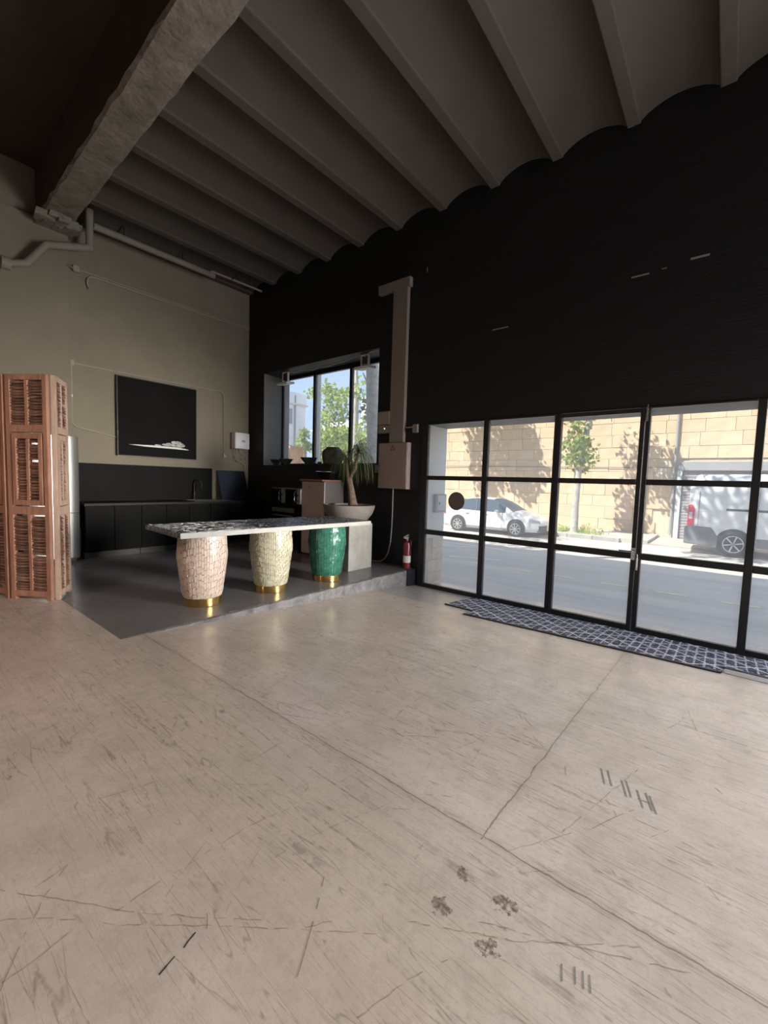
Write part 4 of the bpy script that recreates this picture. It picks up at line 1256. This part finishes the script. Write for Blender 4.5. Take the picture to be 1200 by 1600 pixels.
# ================================================================== RUG
def rug_z(y):
    return floor_z(y) + 0.012
rg = MB()
outl = [(5.06, -0.735), (5.40, -0.752), (5.42, -0.965), (7.487, -0.845), (7.487, -0.665), (8.30, -0.70), (8.30, -0.07), (5.05, -0.07)]
xs_ = [5.05, 5.41, 7.487, 8.30]
segs = [(5.05, 5.41, -0.735, -0.752), (5.41, 7.487, -0.965, -0.845), (7.487, 8.30, -0.665, -0.70)]
for (xa, xb, ya, yb) in segs:
    n = max(2, int((xb - xa) / 0.08))
    for i in range(n):
        t0, t1 = i / n, (i + 1) / n
        x0, x1 = xa + (xb - xa) * t0, xa + (xb - xa) * t1
        e0, e1 = ya + (yb - ya) * t0, ya + (yb - ya) * t1
        rows = 6
        for j in range(rows):
            u0, u1 = j / rows, (j + 1) / rows
            p = []
            for x, e, u in ((x0, e0, u0), (x1, e1, u0), (x1, e1, u1), (x0, e0, u1)):
                y = -0.07 + (e + 0.07) * u
                if y < -0.89 + 1e-6 and u < 1: pass
                p.append((x, y, max(rug_z(y), rug_z(-0.89) if y < -0.89 else 0) + 0.002 * math.sin(x * 9 + y * 13)))
            rg.face(*p)
        y0, y1 = e0, e1
        rg.face((x0, y0, rug_z(y0)), (x1, y1, rug_z(y1)), (x1, y1, floor_z(y1) + 0.001), (x0, y0, floor_z(y0) + 0.001))
rug = rg.build('rug', M_RUG)
tag(rug, 'long navy and white patterned rug along the foot of the glazed front', 'rug')
fr_ = MB()
rs = random.Random(4)
for (xa, xb, ya, yb) in segs:
    x = xa
    while x < xb:
        t = (x - xa) / (xb - xa)
        y = ya + (yb - ya) * t
        fr_.obox((x, y - 0.008, floor_z(y) + 0.007), (0.011, rs.uniform(-.003, .003), 0), (0, 0.012 + rs.uniform(0, .005), 0), (0, 0, 0.006))
        x += 0.021
stuff(fr_.build('bound_edge', M_FRAME, rug))
led = MB().bar((7.50, -0.78, 0.146), (9.4, -0.83, 0.146), 0.10, 0.016).build('trim_4', M_KERB)
struct(led)

# ================================================================== STREET
road = MB()
road.face((-60, 0.6, 0.0), (40, 0.6, 0.0), (40, 2.6, -0.12), (-60, 2.6, -0.12))
road.face((-60, 2.6, -0.12), (40, 2.6, -0.12), (40, 5.5, -0.2), (-60, 5.5, -0.2))
road.face((-60, 5.5, -0.2), (40, 5.5, -0.2), (40, 60, -0.2), (-60, 60, -0.2))
road_o = struct(road.build('street', M_ASPHALT))
def road_z(y):
    return -0.06 * (y - 0.6) if y < 2.6 else -0.12 - 0.08 * (y - 2.6) / 2.9 if y < 5.5 else -0.2
def road_line(xa, ya, xb, yb, w, m, name):
    d = Vector((xb - xa, yb - ya, 0))
    nrm = Vector((-d.y, d.x, 0)).normalized() * w / 2
    q = []
    for (x, y) in ((xa + nrm.x, ya + nrm.y), (xa - nrm.x, ya - nrm.y), (xb - nrm.x, yb - nrm.y), (xb + nrm.x, yb + nrm.y)):
        q.append((x, y, road_z(y) + 0.004))
    b = MB().face(*q)
    b.face(*[(x, y, z - 0.003) for x, y, z in q][::-1])
    return b.build(name, m, road_o)
for xa, xb in ((4.1, 4.58), (5.02, 5.40), (5.83, 6.21), (6.63, 7.04), (7.46, 7.89), (8.3, 8.7), (3.2, 3.6)):
    road_line(xa, 3.17, xb, 3.19, 0.085, M_YELLOW, 'road_dash')
road_line(1.2, 4.9, 2.9, 5.8, 0.08, M_WHITELINE, 'bay_line')
road_line(2.6, 3.5, 3.6, 4.05, 0.08, M_WHITELINE, 'bay_line')
road_line(-2.2, 5.85, 2.9, 5.85, 0.08, M_WHITELINE, 'bay_line')
walk = MB().box(-40, 10.35, -0.6, 5.6, 13.0, -0.07).build('pavement', M_PAVE)
struct(walk)
for k in range(16):
    x = -7.0 + k * 0.79
    if x + 0.78 > 5.62: break
    MB().box(x, 10.23, -0.35, x + 0.78, 10.348, -0.065).build('kerb_stone', M_KERB, walk, bevel=0.01, seg=1)
struct(MB().box(5.6, 10.35, -0.6, 40, 13.0, -0.155).build('pavement_driveway', M_PAVE))

# far stone wall with its blocks
fwall = struct(MB().box(-5.0, 13.05, -0.4, 20, 13.5, 6.6).build('wall_far', M_JOINT))
rs = random.Random(17)
block_meshes = {}
z, row = -0.09, 0
while z < 5.0:
    h = (0.44, 0.47, 0.42, 0.46)[row % 4]
    x = -4.95 - rs.uniform(0, 0.4)
    while x < 10.2:
        w = rs.choice((0.62, 0.78, 0.94, 1.10))
        if x + w > -4.98 and not (x + w > 5.95 and z < 2.25 and x > 5.2):
            x0 = max(x, -4.99)
            key = (w, h)
            if key not in block_meshes:
                block_meshes[key] = MB().box(0.0035, 0, 0.0035, w - 0.0035, 0.07, h - 0.0035).mesh('stone_block', M_STONE, 0.008, seg=1)
            o = bpy.data.objects.new('stone_block', block_meshes[key])
            COL.objects.link(o)
            o.parent = fwall
            o.location = (x0, 13.0 + rs.uniform(-0.012, 0.012), z)
        x += w
    z += h
    row += 1
# roller shutter doorway
gd = thing('roller_door', 'grey roller shutter door in the stone wall behind the van', 'door', (8.4, 12.95, -0.15))
MB().box(6.05, 12.84, 2.20, 11.0, 12.97, 2.48).build('lintel', M_GREYMETAL, gd)
MB().box(6.02, 12.86, -0.155, 6.16, 12.97, 2.20).build('side_post', M_POLE, gd)
MB().box(6.17, 12.955, -0.155, 10.98, 12.97, 2.20).build('backing', M_DARKPL, gd)
zz = -0.15
while zz < 2.19:
    MB().prism([(12.954, zz), (12.938, zz + 0.02), (12.934, zz + 0.05), (12.938, zz + 0.085), (12.954, zz + 0.098)], 'x', 6.17, 10.98).build('slat', M_ROLLER, gd)
    zz += 0.10
dn = MB().tube([(5.93, 12.93, -0.06), (5.93, 12.93, 6.3)], 0.045, 10).build('downpipe', M_GREYMETAL, smooth=True)
tag(dn, 'grey downpipe on the stone wall left of the roller door', 'pipe')
cb2 = MB().tube([(-5, 12.96, 2.36), (-1, 12.96, 2.335), (3, 12.96, 2.30), (5.87, 12.96, 2.29)], 0.012, 6).build('street_cable', M_DARKPL)
tag(cb2, 'thin cable strung along the stone wall across the street', 'cable')

# ------------------------------------------------------------------ vehicles
def loft(stations, rings):
    """stations: list of x; rings: list of half outlines [(y,z)...] bottom to top centre; returns grid for both sides"""
    return stations, rings
def wheel(parent, x, y, z, r, w, spokes, name='wheel'):
    t = MB().lathe([(r * 0.62, -w / 2), (r * 0.9, -w / 2), (r, -w * 0.3), (r, w * 0.3), (r * 0.9, w / 2), (r * 0.62, w / 2)], 28, (x, y, z), 'y').build(name, M_RUBBER, parent, smooth=True)
    rim = MB()
    rim.lathe([(r * 0.64, -w * 0.50), (r * 0.70, -w * 0.53), (r * 0.66, -w * 0.44), (r * 0.60, -w * 0.40)], 28, (x, y, z), 'y', cap=False)
    for k in range(spokes):
        a = 2 * PI * k / spokes + 0.2
        ca, sa = math.cos(a), math.sin(a)
        rim.obox((x + ca * r * 0.36, y - w * 0.46, z + sa * r * 0.36), (ca * r * 0.30, 0, sa * r * 0.30), (-sa * r * 0.05, 0, ca * r * 0.05), (0, 0.012, 0))
    rim.lathe([(r * 0.14, -w * 0.52), (r * 0.14, -w * 0.4)], 14, (x, y, z), 'y')
    rim.build('rim', M_ALLOY, t, smooth=False)
    MB().lathe([(r * 0.60, -w * 0.36), (r * 0.60, -w * 0.30)], 24, (x, y, z), 'y').build('hub_disc', M_DARKPL, t)
    return t
def car():
    c = thing('car', 'white hatchback car parked across the street by the stone wall', 'car', (0.95, 9.6, -0.2))
    X0, Y0, Z0 = -0.86, 9.6, -0.2
    HW = 0.74
    #        x     zbot  belt  roof  half-width low, belt, roof
    stn = [(0.00, .30, .62, .66, .55, .52, .50), (0.06, .22, .70, .76, .66, .63, .58), (0.22, .18, .78, .86, .71, .69, .60), (0.50, .17, .80, 1.06, .735, .715, .57),
           (0.85, .16, .80, 1.19, .74, .72, .54), (1.15, .16, .79, 1.24, .74, .72, .53), (1.50, .16, .78, 1.255, .74, .72, .53), (1.95, .16, .77, 1.23, .74, .72, .53),
           (2.20, .16, .765, 1.14, .74, .72, .55), (2.45, .16, .76, 1.00, .74, .715, .59), (2.72, .16, .755, .84, .735, .705, .64), (3.05, .16, .715, .765, .725, .68, .62),
           (3.35, .17, .64, .69, .69, .63, .55), (3.55, .18, .54, .59, .60, .54, .46), (3.64, .22, .44, .48, .48, .44, .38)]
    grid = []
    for (x, zb, zbelt, zr, wl_, wb, wr_) in stn:
        half = [(0.0, zb), (wl_ * 0.86, zb), (wl_, zb + 0.10), (wl_ + 0.005, (zb + zbelt) / 2), (wb, zbelt), (wr_ + (wb - wr_) * 0.06, zr - 0.035), (wr_ * 0.62, zr - 0.004), (0.0, zr + 0.008)]
        ring = [(X0 + x, Y0 - y, Z0 + z) for y, z in half] + [(X0 + x, Y0 + y, Z0 + z) for y, z in half[-2::-1]]
        grid.append(ring)
    body, side, shield = MB(), MB(), MB()
    m = len(grid[0])
    for i in range(len(grid) - 1):
        for j in range(m - 1):
            q = (grid[i][j], grid[i + 1][j], grid[i + 1][j + 1], grid[i][j + 1])
            jj = min(j, m - 2 - j)
            xm = (stn[i][0] + stn[i + 1][0]) / 2
            if jj == 4 and 0.5 < xm < 2.45:
                side.face(*q)
            elif jj in (5, 6) and 1.95 < xm < 2.72:
                shield.face(*q)
            elif jj in (5, 6) and 0.22 < xm < 0.5:
                shield.face(*q)
            else:
                body.face(*q)
    body.face(*grid[0][:-1])
    body.face(*grid[-1][:-1])
    def welded(mb, name, m_, par):
        me = bpy.data.meshes.new(name)
        me.from_pydata(mb.v, [], mb.f)
        bm = bmesh.new(); bm.from_mesh(me)
        bmesh.ops.remove_doubles(bm, verts=bm.verts, dist=0.0005)
        bmesh.ops.recalc_face_normals(bm, faces=bm.faces)
        bm.to_mesh(me); bm.free()
        for p in me.polygons: p.use_smooth = True
        try: me.set_sharp_from_angle(angle=math.radians(40))
        except Exception: pass
        me.materials.append(m_)
        o = bpy.data.objects.new(name, me); COL.objects.link(o)
        o.parent = par
        o.matrix_parent_inverse = WORLD[par.name].inverted() if par.name in WORLD else Matrix.Identity(4)
        WORLD[o.name] = Matrix.Identity(4)
        return o
    bd = welded(body, 'body', M_CARPAINT, c)
    welded(side, 'side_window', M_TINT, c)
    welded(shield, 'windscreen', M_TINT, c)
    pil = MB()
    for xa, za, xb, zb_ in ((1.38, .79, 1.33, 1.225), (0.55, .80, 0.62, 1.05)):
        pil.bar((X0 + xa, Y0 - 0.722, Z0 + za), (X0 + xb, Y0 - 0.548, Z0 + zb_), 0.05, 0.012, (0, 1, 0))
    pil.build('door_pillar', M_DARKPL, c)
    for wx in (0.69, 2.86):
        MB().lathe([(0.305, -0.765), (0.305, -0.70)], 28, (X0 + wx, Y0, Z0 + 0.285), 'y').build('wheel_arch', M_DARKPL, c)
        wheel(c, X0 + wx, Y0 - 0.715, Z0 + 0.262, 0.262, 0.17, 8)
        wheel(c, X0 + wx, Y0 + 0.66, Z0 + 0.262, 0.262, 0.17, 10)
    MB().obox((X0 + 3.42, Y0 - 0.60, Z0 + 0.545), (0.15, 0.10, -0.03), (0.02, -0.03, 0), (0, 0.0, 0.05)).build('headlamp', M_LAMP, c, bevel=0.01)
    MB().obox((X0 + 3.57, Y0 - 0.28, Z0 + 0.30), (0.08, -0.02, 0), (0, 0.30, 0), (0, 0, 0.10)).build('bumper_grille', M_DARKPL, c, bevel=0.01)
    MB().obox((X0 + 0.05, Y0 - 0.63, Z0 + 0.66), (0.05, -0.03, 0), (0, 0.06, 0), (0, 0, 0.06)).build('tail_lamp', M_REDLENS, c, bevel=0.01)
    MB().obox((X0 + 2.18, Y0 - 0.80, Z0 + 0.81), (0.05, 0.01, 0), (0, 0.06, 0), (0, 0, 0.045)).build('wing_mirror', M_CARPAINT, c, bevel=0.015)
    dh = MB()
    for x in (0.98, 1.72):
        dh.box(X0 + x, Y0 - 0.752, Z0 + 0.66, X0 + x + 0.13, Y0 - 0.73, Z0 + 0.68)
    dh.build('door_handle', M_GREYPL, c)
    MB().box(X0 + 1.05, Y0 - 0.748, Z0 + 0.16, X0 + 2.5, Y0 - 0.70, Z0 + 0.20).build('sill_skirt', M_GREYPL, c)
    pn = MB()
    for x in (1.36, 2.35, 0.85):
        pn.bar((X0 + x, Y0 - 0.749, Z0 + 0.24), (X0 + x + 0.02, Y0 - 0.727, Z0 + 0.77), 0.010, 0.004, (0, 1, 0))
    pn.build('door_seam', M_DARKPL, c)
car()

def van():
    v = thing('van', 'pale panel van with grey bumper parked before the roller door', 'van', (8.9, 10.25, -0.17))
    X0, Y0, Z0, HW = 6.62, 10.27, -0.17, 0.87
    def outline(x):
        return None
    stn = [(0.00, .30, 1.92, .80, .70), (0.05, .26, 2.06, .85, .74), (0.20, .24, 2.14, .87, .76), (1.5, .24, 2.16, .87, .76), (3.1, .24, 2.15, .87, .76),
           (3.45, .24, 2.10, .87, .74), (3.75, .24, 1.80, .87, .72), (4.1, .24, 1.30, .86, .72), (4.55, .24, 1.10, .82, .70), (4.75, .28, .92, .74, .64), (4.82, .32, .70, .66, .58)]
    body, gl = MB(), MB()
    grid = []
    for (x, zb, zt, wl_, wr_) in stn:
        half = [(0, zb), (wl_ * .9, zb), (wl_, zb + .08), (wl_, zb + (zt - zb) * .45), (wl_ - .02, zb + (zt - zb) * .72), (wr_ + .03, zt - .10), (wr_ - .03, zt - .02), (0, zt)]
        grid.append([(X0 + x, Y0 - y, Z0 + z) for y, z in half] + [(X0 + x, Y0 + y, Z0 + z) for y, z in half[-2::-1]])
    m = len(grid[0])
    for i in range(len(grid) - 1):
        for j in range(m - 1):
            q = (grid[i][j], grid[i + 1][j], grid[i + 1][j + 1], grid[i][j + 1])
            jj = min(j, m - 2 - j)
            xm = (stn[i][0] + stn[i + 1][0]) / 2
            (gl if (jj in (5, 6) and 3.45 < xm < 4.1) or (jj == 4 and 3.2 < xm < 4.0) else body).face(*q)
    body.face(*grid[0][:-1]); body.face(*grid[-1][:-1])
    def weld(mb, name, m_):
        me = bpy.data.meshes.new(name)
        me.from_pydata(mb.v, [], mb.f)
        bm = bmesh.new(); bm.from_mesh(me)
        bmesh.ops.remove_doubles(bm, verts=bm.verts, dist=0.0005)
        bmesh.ops.recalc_face_normals(bm, faces=bm.faces)
        bm.to_mesh(me); bm.free()
        for p in me.polygons: p.use_smooth = True
        try: me.set_sharp_from_angle(angle=math.radians(40))
        except Exception: pass
        me.materials.append(m_)
        o = bpy.data.objects.new(name, me); COL.objects.link(o)
        o.parent = v; o.matrix_parent_inverse = WORLD[v.name].inverted()
        WORLD[o.name] = Matrix.Identity(4)
        return o
    weld(body, 'body', M_VANPAINT)
    weld(gl, 'windscreen', M_TINT)
    yf = Y0 - HW
    b_ = MB()
    b_.prism([(X0 - 0.06, Z0 + 0.24), (X0 + 0.66, Z0 + 0.20), (X0 + 0.66, Z0 + 0.48), (X0 + 0.58, Z0 + 0.62), (X0 + 0.50, Z0 + 0.72), (X0 + 0.0, Z0 + 0.73), (X0 - 0.07, Z0 + 0.70)], 'y', yf - 0.03, yf + 0.25)
    b_.box(X0 - 0.07, yf - 0.02, Z0 + 0.26, X0 + 0.05, Y0 + HW, Z0 + 0.62)
    b_.build('rear_bumper', M_GREYPL, v, bevel=0.02)
    MB().prism([(X0 - 0.015, Z0 + 0.74), (X0 + 0.13, Z0 + 0.74), (X0 + 0.14, Z0 + 1.20), (X0 + 0.09, Z0 + 1.30), (X0 + 0.0, Z0 + 1.31), (X0 - 0.02, Z0 + 1.27)], 'y', yf - 0.02, yf + 0.12).build('tail_lamp', M_REDLENS, v, bevel=0.012)
    MB().box(X0 + 0.015, yf - 0.024, Z0 + 0.92, X0 + 0.09, yf - 0.018, Z0 + 1.10).build('reverse_lens', M_LAMP, v)
    MB().box(X0 + 0.80, yf - 0.012, Z0 + 1.18, X0 + 3.0, yf + 0.03, Z0 + 1.235).build('door_rail', M_DARKPL, v, bevel=0.006)
    r_ = MB()
    r_.box(X0 + 0.22, yf - 0.010, Z0 + 1.14, X0 + 0.78, yf + 0.02, Z0 + 1.165)
    r_.box(X0 + 0.22, yf - 0.012, Z0 + 0.84, X0 + 3.0, yf + 0.02, Z0 + 0.875)
    r_.build('body_crease', M_VANPAINT, v, bevel=0.005)
    s_ = MB()
    s_.box(X0 + 0.215, yf - 0.004, Z0 + 0.74, X0 + 0.228, yf + 0.02, Z0 + 1.66)
    s_.box(X0 + 1.42, yf - 0.004, Z0 + 0.40, X0 + 1.433, yf + 0.02, Z0 + 1.70)
    s_.box(X0 + 2.45, yf - 0.004, Z0 + 0.40, X0 + 2.463, yf + 0.02, Z0 + 1.70)
    s_.build('panel_seam', M_GREYPL, v)
    MB().box(X0 + 1.35, yf - 0.012, Z0 + 0.26, X0 + 3.2, yf + 0.03, Z0 + 0.50).build('side_cladding', M_GREYPL, v, bevel=0.01)
    for wx in (0.99, 3.75):
        MB().lathe([(0.385, -0.012), (0.385, 0.08)], 28, (X0 + wx, yf, Z0 + 0.33), 'y').build('wheel_arch', M_DARKPL, v)
        wheel(v, X0 + wx, yf + 0.055, Z0 + 0.315, 0.315, 0.2, 6)
        wheel(v, X0 + wx, Y0 + HW - 0.12, Z0 + 0.315, 0.30, 0.2, 6)
    MB().obox((X0 + 4.62, yf + 0.20, Z0 + 0.85), (0.08, 0.05, 0), (0.02, -0.1, 0), (0, 0, 0.12)).build('headlamp', M_LAMP, v)
    MB().box(X0 + 3.85, yf - 0.18, Z0 + 1.25, X0 + 4.0, yf + 0.0, Z0 + 1.5).build('wing_mirror', M_DARKPL, v, bevel=0.02)
van()

# ------------------------------------------------------------------ trees
def leaves_in(mb, rs, centre, rad, count, size):
    for _ in range(count):
        while True:
            p = Vector((rs.uniform(-1, 1), rs.uniform(-1, 1), rs.uniform(-1, 1)))
            if p.length <= 1: break
        p = Vector(centre) + Vector((p.x * rad[0], p.y * rad[1], p.z * rad[2]))
        leaf(mb, rs, p, size)
def leaf(mb, rs, p, size):
    n = Vector((rs.gauss(0, 1), rs.gauss(0, 1), rs.gauss(0, 0.8) + 0.6)).normalized()
    a = n.orthogonal().normalized()
    ang = rs.uniform(0, 2 * PI)
    b_ = n.cross(a)
    u = a * math.cos(ang) + b_ * math.sin(ang)
    w = n.cross(u)
    s_ = size * rs.uniform(0.6, 1.2)
    fold = n * s_ * 0.12
    mb.face(p, p + u * s_ * 0.45 + w * s_ * 0.42 + fold, p + u * s_, p + u * s_ * 0.1 + w * 0.0 - fold * 0.0 + u * s_ * 0.45)
    mb.face(p, p + u * s_ * 0.55, p + u * s_, p + u * s_ * 0.45 - w * s_ * 0.42 + fold)
def tree(label, base, trunk_pts, radii, clusters, seed, leafmat, size, branches=(), cat='tree'):
    t = thing('street_tree', label, cat, base)
    rs = random.Random(seed)
    MB().tube([Vector(base) + Vector(p) for p in trunk_pts], radii, 14).build('trunk', M_BARK, t, smooth=True)
    for (a, m_, e, r) in branches:
        A, Mi, E_ = Vector(base) + Vector(a), Vector(base) + Vector(m_), Vector(base) + Vector(e)
        MB().tube([A, (A + Mi) / 2 + Vector((0, 0, 0.03)), Mi, E_], [r, r * 0.85, r * 0.7, r * 0.3], 8).build('branch', M_BARK, t, smooth=True)
    mb = MB()
    for (c_, r_, n_) in clusters:
        leaves_in(mb, rs, Vector(base) + Vector(c_), r_, n_, size)
    stuff(mb.build('foliage', leafmat, t))
    return t
# slim tree on the far pavement, seen through the door leaf
tree('slim street tree with low leaves on the far pavement seen through the glass door', (3.27, 11.0, -0.08),
     [(0, 0, -0.02), (0.0, 0, 1.0), (0.03, 0, 2.2), (0.18, 0.05, 3.4), (0.40, 0.1, 4.6), (0.5, 0.1, 6.0)], [0.135, 0.115, 0.11, 0.10, 0.085, 0.04],
     [((-0.12, 0, 3.0), (0.46, 0.5, 0.9), 330), ((0.16, 0, 2.75), (0.46, 0.45, 0.65), 200), ((-0.1, 0, 4.0), (0.5, 0.5, 0.7), 160), ((0.9, 0.2, 4.7), (0.8, 0.7, 0.8), 300), ((0.4, 0.1, 5.4), (0.9, 0.8, 0.7), 330)], 41, M_LEAF, 0.17,
     [((0.03, 0, 2.2), (-0.2, 0.05, 2.6), (-0.4, 0.1, 3.1), 0.035), ((0.1, 0, 2.9), (0.3, -0.05, 3.1), (0.5, -0.1, 3.2), 0.03)])
# weeds in its pit
wd = MB()
rs = random.Random(51)
for k in range(260):
    x, y = 3.27 + rs.gauss(0, 0.45), 11.0 + rs.uniform(-0.45, 0.3)
    if abs(x - 3.27) < 0.15: continue
    h = rs.uniform(0.05, 0.26) * (1.6 if 3.5 < x < 4.0 else 1)
    wd.face((x - 0.012, y, -0.07), (x + 0.012, y, -0.07), (x + rs.uniform(-.08, .08), y + rs.uniform(-.05, .05), -0.07 + h))
    if rs.random() < 0.7:
        leaf(wd, rs, Vector((x + rs.uniform(-.05, .05), y, -0.07 + h * 0.8)), 0.07)
o = stuff(wd.build('weeds', M_HEDGE))
tag(o, 'weeds growing in the pit around the slim street tree', 'weeds')
# plane tree close outside the window, thick pale trunk
tree('thick pale plane tree trunk close outside the window', (0.86, 2.75, -0.13),
     [(0, 0, -0.02), (0.02, 0, 1.2), (0.03, 0, 2.6), (-0.02, 0, 3.6), (-0.08, 0, 4.6), (-0.1, 0, 6.2)], [0.20, 0.165, 0.155, 0.16, 0.14, 0.07],
     [((-0.3, 0.3, 3.4), (0.35, 0.3, 0.3), 46), ((0.32, 0.2, 3.1), (0.25, 0.3, 0.5), 20), ((-0.45, 0.4, 2.35), (0.35, 0.4, 0.28), 90), ((-1.0, 0.6, 5.8), (1.5, 1.4, 1.1), 650), ((-2.4, 1.15, 8.0), (1.0, 0.8, 0.8), 380)], 42, M_LEAFD, 0.15,
     [((-0.02, 0, 3.4), (-0.4, 0.3, 3.9), (-0.9, 0.6, 4.4), 0.05), ((-0.08, 0, 4.6), (-1.0, 0.6, 6.4), (-2.4, 1.1, 8.0), 0.06)])
# spreading tree on the far side seen through the window
tree('slender pale stemmed tree on the far pavement seen through the window', (-7.35, 10.85, -0.08),
     [(0, 0, -0.02), (0.0, 0, 2.0), (0.05, 0, 4.0), (0.05, 0, 6.0), (0.0, 0, 7.6)], [0.20, 0.18, 0.16, 0.13, 0.05],
     [((-1.1, 0.1, 3.9), (1.0, 0.8, 0.5), 330), ((-1.5, 0.0, 5.0), (0.9, 0.8, 0.6), 230), ((-0.9, 0, 5.8), (0.9, 0.8, 0.5), 160), ((-2.0, 0, 6.2), (0.9, 0.8, 0.6), 190), ((-2.3, 0, 4.2), (0.6, 0.5, 0.5), 110),
      ((0.9, 0, 4.0), (0.7, 0.6, 0.8), 150), ((0.9, 0, 6.0), (0.8, 0.8, 0.7), 110), ((-0.4, 0, 3.1), (0.7, 0.6, 0.35), 120), ((-3.2, 0, 6.3), (0.4, 0.4, 0.3), 40)], 43, M_HEDGE, 0.24,
     [((0.03, 0, 3.2), (-0.8, 0.0, 4.0), (-1.9, 0.0, 5.0), 0.07), ((0.05, 0, 4.4), (-0.6, 0, 5.2), (-1.5, 0, 6.6), 0.06), ((0.05, 0, 3.8), (0.6, 0, 4.6), (1.2, 0, 5.4), 0.05)])
# trees that only throw their shade into view
tree('broad street tree on the far pavement hidden behind the wall between window and door', (-3.0, 10.9, -0.08),
     [(0, 0, -0.02), (0.0, 0, 1.8), (0.1, 0, 3.2), (0.1, 0, 5.5)], [0.17, 0.14, 0.12, 0.05],
     [((0.2, 0, 5.3), (0.6, 0.9, 1.4), 700), ((1.9, 0.2, 5.7), (0.95, 0.9, 1.5), 1300), ((0.6, 0, 6.9), (1.6, 1.0, 1.0), 600)], 44, M_LEAF, 0.20)
tree('street tree on the near pavement beside the glazed front', (2.15, 3.0, -0.13),
     [(0, 0, -0.02), (0.0, 0, 2.0), (0.3, 0.2, 4.2), (0.9, 0.7, 8.2)], [0.17, 0.14, 0.12, 0.06],
     [((1.4, 1.1, 8.6), (1.5, 1.1, 0.9), 800), ((2.9, 1.4, 9.0), (1.2, 1.0, 0.8), 380)], 45, M_LEAF, 0.20)

# ------------------------------------------------------------------ far view through the window
o = MB().tube([(-0.98, 2.7, -0.13), (-0.98, 2.7, 4.35)], [0.075, 0.065], 14).build('lamp_post', M_POLE, smooth=True)
tag(o, 'pale round lamp post outside the middle window pane', 'pole')
ob = MB().box(-11.85, 10.1, -0.2, -11.5, 11.3, 3.33).build('brick_wall', M_BUILDO)
tag(ob, 'orange brick garden wall seen low in the left window pane', 'wall')
ob = MB().box(-11.85, 8.6, -0.2, -11.55, 10.08, 3.25).build('cream_garden_wall', M_BUILDC)
tag(ob, 'cream garden wall beside the orange brick wall', 'wall')
ap = thing('apartment_building', 'pale grey apartment house with a white framed window', 'building', (-18, 12, -0.2))
MB().box(-20, 8.0, -0.2, -16.0, 14.95, 6.55).build('facade', M_BUILDW, ap)
MB().box(-20.1, 7.9, 6.55, -15.85, 15.05, 6.68).build('cornice', M_BUILDC, ap)
MB().box(-20, 8.0, 6.68, -15.95, 14.97, 7.40).build('parapet', M_BUILDW, ap)
MB().tube([(-15.93, 14.0, -0.2), (-15.93, 14.0, 7.2)], 0.05, 8).build('downpipe', M_GREYMETAL, ap)
for (y0, y1, z0, z1) in ((12.95, 13.75, 5.25, 6.25), (12.95, 13.75, 2.7, 3.8)):
    wf = MB()
    wf.box(-16.02, y0 - 0.08, z0 - 0.08, -15.93, y1 + 0.08, z1 + 0.08)
    w_o = wf.build('window', M_LABELW, ap)
    ym = (y0 + y1) / 2
    for ya, yb in ((y0, ym - 0.04), (ym + 0.04, y1)):
        MB().box(-15.95, ya, z0, -15.915, yb, z1).build('pane', M_WGLASS, w_o)
wb_ = thing('white_house', 'low white house beyond the hedge seen through the middle pane', 'building', (-14.5, 19, -0.2))
MB().box(-18.5, 18.0, -0.2, -13.2, 22, 5.3).build('facade', M_WPLASTER, wb_)
MB().prism([(17.6, 5.3), (22.4, 5.3), (20.0, 6.3)], 'x', -18.8, -12.9).build('roof', M_BUILDC, wb_)
for x in (-17.2, -15.6, -14.2):
    MB().box(x, 17.93, 3.2, x + 0.6, 18.02, 4.4).build('window', M_WGLASS, wb_)
bf = thing('blue_building', 'blue fronted building behind the thick pale trunk', 'building', (-9.6, 18, -0.2))
MB().box(-12.4, 17.0, -0.2, -6.5, 21, 5.6).build('facade', M_BLUEF, bf)
MB().box(-12.5, 16.9, 5.6, -6.4, 21.1, 7.2).build('upper_band', M_WPLASTER, bf)
for x in (-11.8, -10.2, -8.6):
    MB().box(x, 16.93, 2.4, x + 0.9, 17.02, 4.0).build('window', M_WGLASS, bf)
hg = MB()
rs = random.Random(61)
for k in range(3600):
    x, y = rs.uniform(-12.6, -8.6), rs.uniform(12.6, 13.6)
    zt = 3.95 + 0.25 * math.sin(x * 2.1) + 0.12 * math.sin(x * 6)
    z = zt - abs(rs.gauss(0, 0.8))
    if z < 0.2: z = rs.uniform(0.2, 3)
    leaf(hg, rs, Vector((x, y if z < zt - 0.3 else rs.uniform(12.7, 13.4), z)), 0.24)
hedge = MB().box(-12.5, 12.75, -0.2, -8.7, 13.35, 3.5).build('hedge', M_LEAFD)
tag(hedge, 'yellow green hedge along the far pavement seen through the window', 'hedge')
stuff(hg.build('hedge_leaves', M_HEDGE, hedge))

sh = thing('shrub', 'yellow green shrub in front of the orange brick wall', 'shrub', (-11.1, 10.7, -0.07))
MB().tube([(-11.1, 10.7, -0.07), (-11.05, 10.7, 1.6), (-11.1, 10.72, 3.2)], [0.05, 0.04, 0.02], 8).build('stem', M_BARK, sh)
lb_ = MB()
for (cx, cy, cz, r) in ((-11.1, 10.6, 3.5, 0.36), (-11.0, 11.0, 3.3, 0.32), (-11.1, 10.75, 4.0, 0.3)):
    leaves_in(lb_, rs, (cx, cy, cz), (r, r, r), 110, 0.2)
stuff(lb_.build('foliage', M_HEDGE, sh))
